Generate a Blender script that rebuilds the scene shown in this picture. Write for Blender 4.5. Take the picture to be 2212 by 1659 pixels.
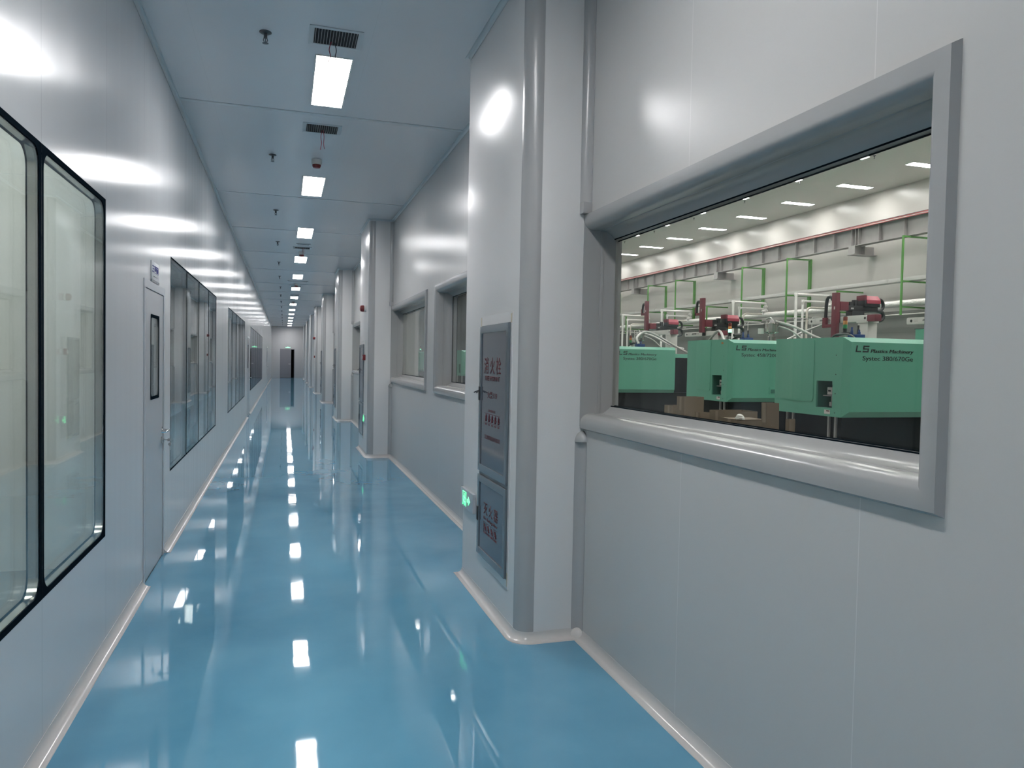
import bpy, bmesh, math, random
from mathutils import Vector, Matrix

for o in list(bpy.data.objects):
    bpy.data.objects.remove(o, do_unlink=True)
sc = bpy.context.scene
COL = sc.collection
random.seed(7)
PI = math.pi

# ------------------------------------------------------------------ camera, world, exposure
YAW, PITCH, ROLL, FPX = 0.30207, -0.031854, 0.019166, 1580.53
cam_data = bpy.data.cameras.new('camera')
cam = bpy.data.objects.new('camera', cam_data)
COL.objects.link(cam)
F = Vector((math.sin(YAW) * math.cos(PITCH), math.cos(YAW) * math.cos(PITCH), math.sin(PITCH)))
Rt = Vector((math.cos(YAW), -math.sin(YAW), 0))
Up = Rt.cross(F)
R2 = Rt * math.cos(ROLL) + Up * math.sin(ROLL)
U2 = -Rt * math.sin(ROLL) + Up * math.cos(ROLL)
m = Matrix((R2, U2, -F)).transposed().to_4x4()
m.translation = Vector((0, 0, 1.57))
cam.matrix_world = m
cam_data.sensor_fit = 'HORIZONTAL'
cam_data.sensor_width = 36.0
cam_data.lens = 36.0 * FPX / 2212.0
cam_data.clip_start = 0.05
cam_data.clip_end = 300
sc.camera = cam

world = bpy.data.worlds.new('world')
sc.world = world
world.use_nodes = True
world.node_tree.nodes['Background'].inputs[0].default_value = (0.6, 0.65, 0.7, 1)
world.node_tree.nodes['Background'].inputs[1].default_value = 0.02
sc.view_settings.view_transform = 'Standard'
sc.view_settings.look = 'None'
sc.view_settings.gamma = 1.0
sc.view_settings.use_curve_mapping = False
sc.view_settings.exposure = 0.0
sc.cycles.use_denoising = True
sc.cycles.use_adaptive_sampling = True
sc.cycles.adaptive_threshold = 0.03
sc.cycles.max_bounces = 9
sc.cycles.diffuse_bounces = 5
sc.cycles.glossy_bounces = 5
sc.cycles.transparent_max_bounces = 24
sc.cycles.caustics_reflective = False
sc.cycles.caustics_refractive = False
sc.cycles.sample_clamp_indirect = 6.0

CORRIDOR_EMIT = 66.0     # corridor lamp panels
HALL_EMIT = 70.0         # machine hall lamp panels
SIDE_FILL_EMIT = 38.0          # unseen lamp panels added to brighten the side room

# ------------------------------------------------------------------ materials
MATS = {}

def new_mat(name):
    mt = bpy.data.materials.new(name)
    mt.use_nodes = True
    MATS[name] = mt
    nt = mt.node_tree
    return mt, nt, nt.nodes['Principled BSDF']

def mix_rgb(nt, fac, a, b):
    n = nt.nodes.new('ShaderNodeMix')
    n.data_type = 'RGBA'
    for sock, v in ((n.inputs[0], fac), (n.inputs[6], a), (n.inputs[7], b)):
        if hasattr(v, 'is_output') or hasattr(v, 'links'):
            nt.links.new(v, sock)
        else:
            sock.default_value = v
    return n.outputs[2]

def noise(nt, scale, detail=2.0, vec_scale=None, rough=0.5):
    tc = nt.nodes.new('ShaderNodeTexCoord')
    n = nt.nodes.new('ShaderNodeTexNoise')
    n.inputs['Scale'].default_value = scale
    n.inputs['Detail'].default_value = detail
    n.inputs['Roughness'].default_value = rough
    if vec_scale:
        mp = nt.nodes.new('ShaderNodeMapping')
        mp.inputs['Scale'].default_value = vec_scale
        nt.links.new(tc.outputs['Object'], mp.inputs['Vector'])
        nt.links.new(mp.outputs['Vector'], n.inputs['Vector'])
    else:
        nt.links.new(tc.outputs['Object'], n.inputs['Vector'])
    return n.outputs['Fac']

def ramp(nt, src, p0, c0, p1, c1):
    r = nt.nodes.new('ShaderNodeValToRGB')
    r.color_ramp.elements[0].position = p0
    r.color_ramp.elements[0].color = c0
    r.color_ramp.elements[1].position = p1
    r.color_ramp.elements[1].color = c1
    nt.links.new(src, r.inputs['Fac'])
    return r.outputs['Color']

def maprange(nt, src, a, b, c, d):
    r = nt.nodes.new('ShaderNodeMapRange')
    for i, v in enumerate((a, b, c, d)):
        r.inputs[i + 1].default_value = v
    nt.links.new(src, r.inputs[0])
    return r.outputs[0]

def bump(nt, bsdf, h, strength, dist):
    b = nt.nodes.new('ShaderNodeBump')
    b.inputs['Strength'].default_value = strength
    b.inputs['Distance'].default_value = dist
    nt.links.new(h, b.inputs['Height'])
    nt.links.new(b.outputs['Normal'], bsdf.inputs['Normal'])

def plain(name, col, rough=0.5, metal=0.0, spec=0.5, var=0.06, vscale=6.0):
    """A paint / plastic / metal with a little procedural variation of tone."""
    mt, nt, b = new_mat(name)
    f = noise(nt, vscale, 3.0)
    a = tuple(c * (1 - var) for c in col) + (1,)
    c = tuple(min(1, c * (1 + var)) for c in col) + (1,)
    nt.links.new(mix_rgb(nt, f, a, c), b.inputs['Base Color'])
    b.inputs['Roughness'].default_value = rough
    b.inputs['Metallic'].default_value = metal
    b.inputs['Specular IOR Level'].default_value = spec
    return mt

def seam_mask(nt, axis, first, pitch, width):
    """1 on thin joint lines that repeat every pitch metres along an axis."""
    tc = nt.nodes.new('ShaderNodeTexCoord')
    sp = nt.nodes.new('ShaderNodeSeparateXYZ')
    nt.links.new(tc.outputs['Object'], sp.inputs[0])
    def mth(op, a, b_):
        n = nt.nodes.new('ShaderNodeMath')
        n.operation = op
        for i, v in enumerate((a, b_)):
            if hasattr(v, 'links'):
                nt.links.new(v, n.inputs[i])
            else:
                n.inputs[i].default_value = v
        return n.outputs[0]
    v = mth('SUBTRACT', sp.outputs['XYZ'.index(axis)], first - pitch / 2 - 100 * pitch)
    v = mth('MODULO', v, pitch)
    v = mth('SUBTRACT', v, pitch / 2)
    v = mth('ABSOLUTE', v, 0.0)
    return mth('LESS_THAN', v, width / 2)

def panel_mat(name, col, rough, seams, streak=0.0, spec=0.65, line=0.72, metal=0.0, grain=(9.0, 9.0, 0.15), aniso=0.0):
    """Coated steel sandwich panel: satin sheen, faint vertical streaks, joints between the sheets."""
    mt, nt, b = new_mat(name)
    b.inputs['Specular IOR Level'].default_value = spec
    b.inputs['Metallic'].default_value = metal
    if aniso:
        # vertical roller grain of the coating spreads highlights sideways
        cx = nt.nodes.new('ShaderNodeCombineXYZ')
        cx.inputs[0].default_value = 0.7071
        cx.inputs[1].default_value = 0.7071
        nt.links.new(cx.outputs[0], b.inputs['Tangent'])
        b.inputs['Anisotropic'].default_value = aniso
    st = noise(nt, 1.0, 1.0, grain)
    base = mix_rgb(nt, 0.5, tuple(c * 0.97 for c in col) + (1,), tuple(c * 1.03 for c in col) + (1,))
    for ax, first, pitch, width in seams:
        mk = seam_mask(nt, ax, first, pitch, width)
        base = mix_rgb(nt, mk, base, tuple(c * line for c in col) + (1,))
    nt.links.new(base, b.inputs['Base Color'])
    nt.links.new(maprange(nt, st, 0.25, 0.75, rough - streak, rough + streak), b.inputs['Roughness'])
    return mt

panel_mat('wall_panel_left', (0.58, 0.59, 0.60), 0.19, [('Y', 3.25, 1.078, 0.0035)], streak=0.02, aniso=0.5, spec=0.5)
panel_mat('wall_panel_right', (0.485, 0.48, 0.47), 0.26, [('Y', 2.763, 1.02, 0.003)], line=1.2, aniso=0.3, spec=0.48)
panel_mat('wall_panel_end', (0.38, 0.38, 0.385), 0.5, [('X', 0.0, 1.15, 0.004)], spec=0.3, line=0.85)
panel_mat('column_panel', (0.63, 0.62, 0.615), 0.26, [('Y', 50.0, 100.0, 0.004)], aniso=0.3)
panel_mat('ceiling_panel', (0.66, 0.67, 0.69), 0.25, [('X', -0.6, 1.15, 0.0025)], line=0.92, grain=(12.0, 0.25, 1.0))
panel_mat('hall_panel', (0.58, 0.555, 0.53), 0.28, [('Y', 1.0, 1.15, 0.004)], line=0.9)
panel_mat('hall_ceiling_panel', (0.80, 0.755, 0.725), 0.36, [('Y', 18.5, 6.2, 0.012)], line=0.8, grain=(1.0, 1.0, 1.0))
panel_mat('side_panel', (0.72, 0.73, 0.70), 0.35, [('Y', 2.2, 1.15, 0.004)], line=0.9)

# blue epoxy floor
mt, nt, b = new_mat('blue_epoxy')
n1 = noise(nt, 0.55, 3.0, (1.0, 0.45, 1.0))
n2 = noise(nt, 2.3, 4.0)
c1 = mix_rgb(nt, maprange(nt, n1, 0.35, 0.65, 0, 1), (0.062, 0.208, 0.325, 1), (0.132, 0.335, 0.475, 1))
c2 = mix_rgb(nt, maprange(nt, n2, 0.35, 0.75, 0, 0.35), c1, (0.17, 0.38, 0.51, 1))
nt.links.new(c2, b.inputs['Base Color'])
b.inputs['Specular IOR Level'].default_value = 0.62
nt.links.new(maprange(nt, noise(nt, 1.3, 3.0), 0.3, 0.7, 0.015, 0.045), b.inputs['Roughness'])
hb = nt.nodes.new('ShaderNodeMath'); hb.operation = 'ADD'
nt.links.new(noise(nt, 2.2, 2.0, (1.0, 1.0, 1.0)), hb.inputs[0])
hs = nt.nodes.new('ShaderNodeMath'); hs.operation = 'MULTIPLY'; hs.inputs[1].default_value = 0.10
nt.links.new(noise(nt, 11.0, 2.0), hs.inputs[0])
rp_ = nt.nodes.new('ShaderNodeMath'); rp_.operation = 'MULTIPLY'; rp_.inputs[1].default_value = 0.16
nt.links.new(noise(nt, 1.0, 3.0, (1.2, 7.0, 1.0)), rp_.inputs[0])
h2 = nt.nodes.new('ShaderNodeMath'); h2.operation = 'ADD'
nt.links.new(hs.outputs[0], h2.inputs[0])
nt.links.new(rp_.outputs[0], h2.inputs[1])
nt.links.new(h2.outputs[0], hb.inputs[1])
bump(nt, b, hb.outputs[0], 0.25, 0.0025)

plain('hall_floor_paint', (0.27, 0.28, 0.27), 0.25)
plain('white_trim', (0.52, 0.50, 0.485), 0.16, spec=0.6, var=0.02)
plain('grey_plastic_trim', (0.36, 0.36, 0.36), 0.26, spec=0.6, var=0.02)
plain('window_trim', (0.33, 0.33, 0.33), 0.2, spec=0.6, var=0.02)
plain('ceiling_trim', (0.50, 0.54, 0.56), 0.3, var=0.02)
plain('black_border', (0.006, 0.011, 0.016), 0.8, spec=0.0, var=0.1)
plain('stainless', (0.62, 0.61, 0.58), 0.18, metal=1.0, var=0.03)
plain('brushed_steel', (0.55, 0.54, 0.52), 0.3, metal=1.0, var=0.04, vscale=30)
plain('door_paint', (0.40, 0.405, 0.43), 0.22, var=0.02)
plain('door_frame_paint', (0.42, 0.44, 0.47), 0.3, var=0.02)
plain('end_door_paint', (0.17, 0.17, 0.19), 0.4, var=0.03)
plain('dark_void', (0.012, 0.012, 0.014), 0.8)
plain('cabinet_glass', (0.075, 0.08, 0.098), 0.07, spec=0.8, var=0.03)
plain('cabinet_frame', (0.17, 0.20, 0.225), 0.25, metal=0.35, var=0.03)
plain('tape_beige', (0.42, 0.36, 0.27), 0.6)
plain('letter_red', (0.11, 0.008, 0.016), 0.5)
plain('letter_blue', (0.03, 0.035, 0.22), 0.5)
plain('letter_black', (0.012, 0.014, 0.014), 0.4)
plain('black_plastic', (0.018, 0.018, 0.020), 0.4)
plain('red_plastic', (0.16, 0.012, 0.015), 0.35)
plain('red_wire', (0.30, 0.02, 0.04), 0.5)
plain('white_plastic', (0.62, 0.62, 0.60), 0.35)
plain('sign_plate', (0.42, 0.44, 0.47), 0.3)
plain('vent_slat', (0.40, 0.41, 0.42), 0.4, metal=0.4)
plain('sprinkler_metal', (0.10, 0.10, 0.105), 0.35, metal=0.7)
plain('chrome', (0.75, 0.75, 0.74), 0.1, metal=1.0, var=0.02)
plain('machine_green', (0.135, 0.40, 0.29), 0.33, var=0.03, vscale=2)
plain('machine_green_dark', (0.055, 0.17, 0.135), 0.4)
plain('machine_base', (0.006, 0.0065, 0.008), 0.5, spec=0.2)
plain('robot_white', (0.66, 0.63, 0.60), 0.35, var=0.03)
plain('robot_maroon', (0.17, 0.03, 0.045), 0.35)
plain('robot_maroon_bright', (0.36, 0.045, 0.075), 0.35)
plain('blue_paint', (0.012, 0.045, 0.17), 0.3)
plain('hanger_green', (0.10, 0.28, 0.065), 0.45, var=0.04)
plain('galvanised', (0.42, 0.40, 0.395), 0.45, metal=0.35, var=0.1, vscale=8)
plain('girder_grey', (0.40, 0.375, 0.37), 0.5, metal=0.2, var=0.14, vscale=5)
plain('rail_red', (0.42, 0.10, 0.10), 0.5)
plain('cardboard', (0.20, 0.15, 0.105), 0.8, var=0.08)
plain('cardboard_tape', (0.27, 0.21, 0.15), 0.4)
plain('plastic_bag', (0.72, 0.70, 0.66), 0.3)
plain('hose_clear', (0.52, 0.50, 0.48), 0.25)
plain('tray_grey', (0.56, 0.535, 0.525), 0.45, metal=0.15)
plain('pipe_cream', (0.58, 0.53, 0.47), 0.35)

# foil-wrapped insulation
mt, nt, b = new_mat('foil_wrap')
b.inputs['Base Color'].default_value = (0.88, 0.84, 0.82, 1)
b.inputs['Metallic'].default_value = 0.35
b.inputs['Roughness'].default_value = 0.32
bump(nt, b, noise(nt, 22.0, 4.0), 0.9, 0.03)

def emit_mat(name, col, strength, beam=False):
    """Glowing surface; beam: a panel lamp that throws most of its light straight out, little sideways."""
    mt, nt, b = new_mat(name)
    b.inputs['Base Color'].default_value = (0.8, 0.8, 0.8, 1)
    f = noise(nt, 3.0, 1.0)
    nt.links.new(mix_rgb(nt, f, tuple(c * 0.97 for c in col) + (1,), tuple(col) + (1,)), b.inputs['Emission Color'])
    b.inputs['Emission Strength'].default_value = strength
    if beam:
        ge = nt.nodes.new('ShaderNodeNewGeometry')
        dt = nt.nodes.new('ShaderNodeVectorMath'); dt.operation = 'DOT_PRODUCT'
        nt.links.new(ge.outputs['Incoming'], dt.inputs[0])
        nt.links.new(ge.outputs['Normal'], dt.inputs[1])
        ab = nt.nodes.new('ShaderNodeMath'); ab.operation = 'ABSOLUTE'
        nt.links.new(dt.outputs['Value'], ab.inputs[0])
        ml = nt.nodes.new('ShaderNodeMath'); ml.operation = 'MULTIPLY_ADD'; ml.inputs[1].default_value = strength * 0.6; ml.inputs[2].default_value = strength * 0.4
        nt.links.new(ab.outputs[0], ml.inputs[0])
        nt.links.new(ml.outputs[0], b.inputs['Emission Strength'])
    return mt

emit_mat('corridor_diffuser', (1.0, 0.985, 0.99), CORRIDOR_EMIT, True)
emit_mat('hall_diffuser', (1.0, 0.955, 0.93), HALL_EMIT, True)
emit_mat('side_fill_diffuser', (0.97, 1.0, 0.96), SIDE_FILL_EMIT)
emit_mat('exit_glow', (0.05, 1.0, 0.32), 1.1)
emit_mat('lamp_green_lit', (0.25, 1.0, 0.55), 2.2)
plain('lamp_green', (0.02, 0.22, 0.08), 0.3)
plain('lamp_amber', (0.50, 0.20, 0.06), 0.3)
plain('lamp_red', (0.18, 0.025, 0.015), 0.3)

# clear glazing: mostly see-through, mirror-like towards grazing angles
def glass_mat(name, base, amp):
    mt = bpy.data.materials.new(name); MATS[name] = mt
    mt.use_nodes = True
    nt = mt.node_tree
    nt.nodes.clear()
    out = nt.nodes.new('ShaderNodeOutputMaterial')
    geo = nt.nodes.new('ShaderNodeNewGeometry')
    dot = nt.nodes.new('ShaderNodeVectorMath'); dot.operation = 'DOT_PRODUCT'
    nt.links.new(geo.outputs['Incoming'], dot.inputs[0])
    nt.links.new(geo.outputs['Normal'], dot.inputs[1])
    def mth(op, a, b_=0.0):
        n = nt.nodes.new('ShaderNodeMath'); n.operation = op
        for i, v in enumerate((a, b_)):
            if hasattr(v, 'links'): nt.links.new(v, n.inputs[i])
            else: n.inputs[i].default_value = v
        return n.outputs[0]
    g_cos = mth('ABSOLUTE', dot.outputs['Value'])
    g_pow = mth('POWER', mth('SUBTRACT', 1.0, g_cos), 5.0)
    g_fac = mth('ADD', mth('MULTIPLY', g_pow, amp), base)
    tr = nt.nodes.new('ShaderNodeBsdfTransparent')
    tint = mix_rgb(nt, noise(nt, 0.5), (0.965, 0.98, 0.972, 1), (0.975, 0.985, 0.98, 1))
    nt.links.new(tint, tr.inputs['Color'])
    gl = nt.nodes.new('ShaderNodeBsdfGlossy')
    gl.inputs['Roughness'].default_value = 0.01
    gl.inputs['Color'].default_value = (0.95, 0.98, 1, 1)
    mx = nt.nodes.new('ShaderNodeMixShader')
    nt.links.new(g_fac, mx.inputs[0]); nt.links.new(tr.outputs[0], mx.inputs[1]); nt.links.new(gl.outputs[0], mx.inputs[2])
    nt.links.new(mx.outputs[0], out.inputs[0])
glass_mat('glass', 0.014, 0.82)
glass_mat('coated_glass', 0.012, 0.5)

# ------------------------------------------------------------------ mesh helpers
def wloc(o):
    v = Vector((0, 0, 0))
    while o:
        v += o.location
        o = o.parent
    return v

class MB:
    """Collects faces in world coordinates; build() links them as one mesh object."""
    def __init__(s):
        s.v, s.f = [], []
    def add(s, verts, faces):
        k = len(s.v)
        s.v += [tuple(p) for p in verts]
        s.f += [tuple(i + k for i in f) for f in faces]
        return s
    def box(s, x0, x1, y0, y1, z0, z1):
        if x0 > x1: x0, x1 = x1, x0
        if y0 > y1: y0, y1 = y1, y0
        if z0 > z1: z0, z1 = z1, z0
        return s.add([(x0, y0, z0), (x1, y0, z0), (x1, y1, z0), (x0, y1, z0), (x0, y0, z1), (x1, y0, z1), (x1, y1, z1), (x0, y1, z1)],
                     [(0, 3, 2, 1), (4, 5, 6, 7), (0, 1, 5, 4), (1, 2, 6, 5), (2, 3, 7, 6), (3, 0, 4, 7)])
    def prism(s, poly, z0, z1):
        """Vertical prism over a counter-clockwise outline."""
        n = len(poly)
        vs = [(x, y, z0) for x, y in poly] + [(x, y, z1) for x, y in poly]
        fs = [(i, (i + 1) % n, n + (i + 1) % n, n + i) for i in range(n)]
        return s.add(vs, fs + [tuple(range(n - 1, -1, -1)), tuple(range(n, 2 * n))])
    def extrude(s, pts, vec):
        """Any flat outline (3-D points) pushed along vec."""
        n = len(pts); d = Vector(vec)
        vs = [Vector(p) for p in pts] + [Vector(p) + d for p in pts]
        fs = [(i, (i + 1) % n, n + (i + 1) % n, n + i) for i in range(n)]
        return s.add(vs, fs + [tuple(range(n - 1, -1, -1)), tuple(range(n, 2 * n))])
    def tube(s, pts, r, n=10, cap=True, radii=None):
        pts = [Vector(p) for p in pts]
        k = len(pts)
        t0 = (pts[1] - pts[0]).normalized()
        a = Vector((0, 0, 1)) if abs(t0.z) < 0.9 else Vector((1, 0, 0))
        u = t0.cross(a).normalized()
        rings = []
        for i, p in enumerate(pts):
            if i == 0: t = t0
            elif i == k - 1: t = (pts[-1] - pts[-2]).normalized()
            else:
                t = ((pts[i + 1] - p).normalized() + (p - pts[i - 1]).normalized())
                t = t.normalized() if t.length > 1e-6 else (pts[i + 1] - p).normalized()
            u = (u - t * u.dot(t))
            u = u.normalized() if u.length > 1e-6 else t.orthogonal().normalized()
            w = t.cross(u)
            rr = radii[i] if radii else r
            rings.append([p + (u * math.cos(2 * PI * j / n) + w * math.sin(2 * PI * j / n)) * rr for j in range(n)])
        vs = [q for ring in rings for q in ring]
        fs = []
        for i in range(k - 1):
            for j in range(n):
                fs.append((i * n + j, i * n + (j + 1) % n, (i + 1) * n + (j + 1) % n, (i + 1) * n + j))
        if cap:
            fs.append(tuple(range(n - 1, -1, -1)))
            fs.append(tuple((k - 1) * n + j for j in range(n)))
        return s.add(vs, fs)
    def lathe(s, c, prof, axis='Z', n=20):
        """prof: (radius, offset along axis) pairs."""
        cx, cy, cz = c
        vs, fs = [], []
        for r, h in prof:
            for j in range(n):
                a = 2 * PI * j / n
                p, q = r * math.cos(a), r * math.sin(a)
                vs.append({'Z': (cx + p, cy + q, cz + h), 'X': (cx + h, cy + p, cz + q), 'Y': (cx + q, cy + h, cz + p)}[axis])
        for i in range(len(prof) - 1):
            for j in range(n):
                fs.append((i * n + j, i * n + (j + 1) % n, (i + 1) * n + (j + 1) % n, (i + 1) * n + j))
        fs.append(tuple(range(n - 1, -1, -1)))
        fs.append(tuple((len(prof) - 1) * n + j for j in range(n)))
        return s.add(vs, fs)
    def build(s, name, mat, parent=None, bevel=0.0, sharp=32, fixn=True):
        me = bpy.data.meshes.new(name)
        off = wloc(parent) if parent else Vector((0, 0, 0))
        me.from_pydata([tuple(Vector(p) - off) for p in s.v], [], s.f)
        bm = bmesh.new(); bm.from_mesh(me)
        bmesh.ops.remove_doubles(bm, verts=bm.verts, dist=1e-5)
        if fixn:
            bmesh.ops.recalc_face_normals(bm, faces=bm.faces)
        if bevel > 0:
            es = [e for e in bm.edges if len(e.link_faces) == 2 and e.calc_face_angle(0) > math.radians(40)]
            bmesh.ops.bevel(bm, geom=es, offset=bevel, segments=2, affect='EDGES', profile=0.7, clamp_overlap=True)
        for f in bm.faces: f.smooth = True
        for e in bm.edges:
            if len(e.link_faces) != 2 or e.calc_face_angle(0) > math.radians(sharp):
                e.smooth = False
        bm.to_mesh(me); bm.free()
        me.materials.append(MATS[mat])
        o = bpy.data.objects.new(name, me)
        COL.objects.link(o)
        if parent: o.parent = parent
        return o

def empty(name, loc):
    o = bpy.data.objects.new(name, None)
    o.location = loc
    COL.objects.link(o)
    return o

def tag(o, label=None, cat=None, group=None, kind=None):
    if label: o['label'] = label
    if cat: o['category'] = cat
    if group: o['group'] = group
    if kind: o['kind'] = kind
    return o

def struct(o, label, cat=None):
    return tag(o, label, cat, kind='structure')

def dup(o, parent=None):
    c = o.copy()
    COL.objects.link(c)
    c.parent = parent
    for ch in list(o.children):
        dup(ch, c)
    return c

def arc(cx, cy, r, a0, a1, n):
    return [(cx + r * math.cos(a0 + (a1 - a0) * i / n), cy + r * math.sin(a0 + (a1 - a0) * i / n)) for i in range(n + 1)]

def fillet(pts, r, n=6):
    """Round the inner corners of a 3-D polyline."""
    pts = [Vector(p) for p in pts]
    res = [pts[0]]
    for i in range(1, len(pts) - 1):
        a, p, c = pts[i - 1], pts[i], pts[i + 1]
        d1, d2 = (a - p), (c - p)
        rr = min(r, d1.length * 0.49, d2.length * 0.49)
        p1, p2 = p + d1.normalized() * rr, p + d2.normalized() * rr
        for k in range(n + 1):
            t = k / n
            res.append(p1.lerp(p, t).lerp(p.lerp(p2, t), t))
    res.append(pts[-1])
    return res

def spline(pts, n=8):
    """Catmull-Rom through 3-D points."""
    P = [Vector(p) for p in pts]
    P = [P[0] * 2 - P[1]] + P + [P[-1] * 2 - P[-2]]
    res = []
    for i in range(1, len(P) - 2):
        for k in range(n):
            t = k / n
            a, b_, c, d = P[i - 1], P[i], P[i + 1], P[i + 2]
            res.append(0.5 * ((2 * b_) + (c - a) * t + (2 * a - 5 * b_ + 4 * c - d) * t * t + (3 * b_ - a - 3 * c + d) * t ** 3))
    res.append(P[-2])
    return res

def sweep(mb, path, prof, cap=True):
    """Sweep a (outward distance, height) profile along a plan path; outward is left of travel."""
    n = len(path)
    offs = []
    for i in range(n):
        def nrm(a, b_):
            dx, dy = b_[0] - a[0], b_[1] - a[1]
            L = math.hypot(dx, dy)
            return (-dy / L, dx / L)
        if i == 0: o = nrm(path[0], path[1])
        elif i == n - 1: o = nrm(path[-2], path[-1])
        else:
            a, b_ = nrm(path[i - 1], path[i]), nrm(path[i], path[i + 1])
            sx, sy = a[0] + b_[0], a[1] + b_[1]
            d = max(0.25, (sx * sx + sy * sy) / 2)
            o = (sx / d, sy / d)
        offs.append(o)
    k = len(prof)
    vs = [(path[i][0] + offs[i][0] * d, path[i][1] + offs[i][1] * d, z) for i in range(n) for d, z in prof]
    fs = []
    for i in range(n - 1):
        for j in range(k):
            j2 = (j + 1) % k
            fs.append((i * k + j, (i + 1) * k + j, (i + 1) * k + j2, i * k + j2))
    if cap:
        fs.append(tuple(range(k)))
        fs.append(tuple((n - 1) * k + j for j in range(k - 1, -1, -1)))
    mb.add(vs, fs)

def slab_with_holes(mb, axis, a0, a1, u0, u1, z0, z1, holes):
    """Wall between planes a0..a1 on an axis, spanning u (the other plan axis) and z, with openings (u0,u1,z0,z1)."""
    us = sorted({u0, u1} | {h for H in holes for h in H[:2] if u0 < h < u1})
    zs = sorted({z0, z1} | {h for H in holes for h in H[2:] if z0 < h < z1})
    def solid(i, j):
        if i < 0 or j < 0 or i >= len(us) - 1 or j >= len(zs) - 1: return False
        uc, zc = (us[i] + us[i + 1]) / 2, (zs[j] + zs[j + 1]) / 2
        return not any(h[0] < uc < h[1] and h[2] < zc < h[3] for h in holes)
    P = (lambda a, u, z: (a, u, z)) if axis == 'X' else (lambda a, u, z: (u, a, z))
    for i in range(len(us) - 1):
        for j in range(len(zs) - 1):
            if not solid(i, j): continue
            ua, ub, za, zb = us[i], us[i + 1], zs[j], zs[j + 1]
            for a in (a0, a1):
                mb.add([P(a, ua, za), P(a, ub, za), P(a, ub, zb), P(a, ua, zb)], [(0, 1, 2, 3)])
            if not solid(i - 1, j): mb.add([P(a0, ua, za), P(a1, ua, za), P(a1, ua, zb), P(a0, ua, zb)], [(0, 1, 2, 3)])
            if not solid(i + 1, j): mb.add([P(a0, ub, za), P(a1, ub, za), P(a1, ub, zb), P(a0, ub, zb)], [(0, 1, 2, 3)])
            if not solid(i, j - 1): mb.add([P(a0, ua, za), P(a1, ua, za), P(a1, ub, za), P(a0, ub, za)], [(0, 1, 2, 3)])
            if not solid(i, j + 1): mb.add([P(a0, ua, zb), P(a1, ua, zb), P(a1, ub, zb), P(a0, ub, zb)], [(0, 1, 2, 3)])
    return mb

def text(name, body, origin, right, up, width, height, mat, parent, shear=0.0, bold=0.0, depth=0.0015, strike=0.0):
    """Lettering as a mesh whose lower left corner is origin, scaled to width x height."""
    cu = bpy.data.curves.new(name, 'FONT')
    cu.body = body
    cu.size = 1.0
    cu.shear = shear
    cu.offset = bold
    cu.resolution_u = 3
    to = bpy.data.objects.new('tmp_text', cu)
    COL.objects.link(to)
    dg = bpy.context.evaluated_depsgraph_get()
    me = bpy.data.meshes.new_from_object(to.evaluated_get(dg))
    bpy.data.objects.remove(to, do_unlink=True)
    bpy.data.curves.remove(cu)
    if not me.vertices:
        return None
    xs = [v.co.x for v in me.vertices]; ys = [v.co.y for v in me.vertices]
    x0, x1, y0, y1 = min(xs), max(xs), min(ys), max(ys)
    R, U = Vector(right).normalized(), Vector(up).normalized()
    N = R.cross(U)
    O = Vector(origin) - wloc(parent)
    for v in me.vertices:
        p = O + R * ((v.co.x - x0) / (x1 - x0) * width) + U * ((v.co.y - y0) / (y1 - y0) * height) + N * 0.0006
        v.co = p
    bm = bmesh.new(); bm.from_mesh(me)
    ret = bmesh.ops.extrude_face_region(bm, geom=list(bm.faces))
    bmesh.ops.translate(bm, verts=[g for g in ret['geom'] if isinstance(g, bmesh.types.BMVert)], vec=N * depth)
    bmesh.ops.recalc_face_normals(bm, faces=bm.faces)
    bm.to_mesh(me); bm.free()
    if strike:
        # second impression beside the first thickens the strokes
        bm = bmesh.new(); bm.from_mesh(me)
        ret = bmesh.ops.duplicate(bm, geom=list(bm.verts) + list(bm.edges) + list(bm.faces))
        bmesh.ops.translate(bm, verts=[g for g in ret['geom'] if isinstance(g, bmesh.types.BMVert)], vec=R * strike + N * 0.0001)
        bm.to_mesh(me); bm.free()
    me.name = name
    me.materials.clear()
    me.materials.append(MATS[mat])
    o = bpy.data.objects.new(name, me)
    COL.objects.link(o)
    o.parent = parent
    return o

ORD = ['first', 'second', 'third', 'fourth', 'fifth', 'sixth', 'seventh', 'eighth', 'ninth', 'tenth', 'eleventh', 'twelfth',
       'thirteenth', 'fourteenth', 'fifteenth', 'sixteenth', 'seventeenth', 'eighteenth', 'nineteenth', 'twentieth']

# ------------------------------------------------------------------ main dimensions (metres)
XL, XR, XC, H = -0.898, 1.6265, 1.2574, 3.741
Y0, YE = -7.0, 55.5
XRH = 1.885                      # hall face of the window wall
XF, HH = 17.0, 6.85              # hall far wall, hall ceiling
R_C = 0.078                      # rounding of the column corners
COLS = [(3.835, 5.18), (11.62, 13.0), (18.45, 19.8), (25.8, 27.15), (32.4, 33.75), (38.9, 40.25), (45.5, 46.85), (52.7, 54.05)]
RIGHT_WINS = [(1.465, 3.832)]
for a in range(7):
    y_from, y_to = COLS[a][1], COLS[a + 1][0]
    mid = y_from + (8.40 - 5.18) / (11.62 - 5.18) * (y_to - y_from)
    RIGHT_WINS.append((y_from + 0.02, mid - 0.27))
    RIGHT_WINS.append((mid + 0.27, y_to - 0.003))
ZW0, ZW1 = 1.1964, 2.3938

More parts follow.
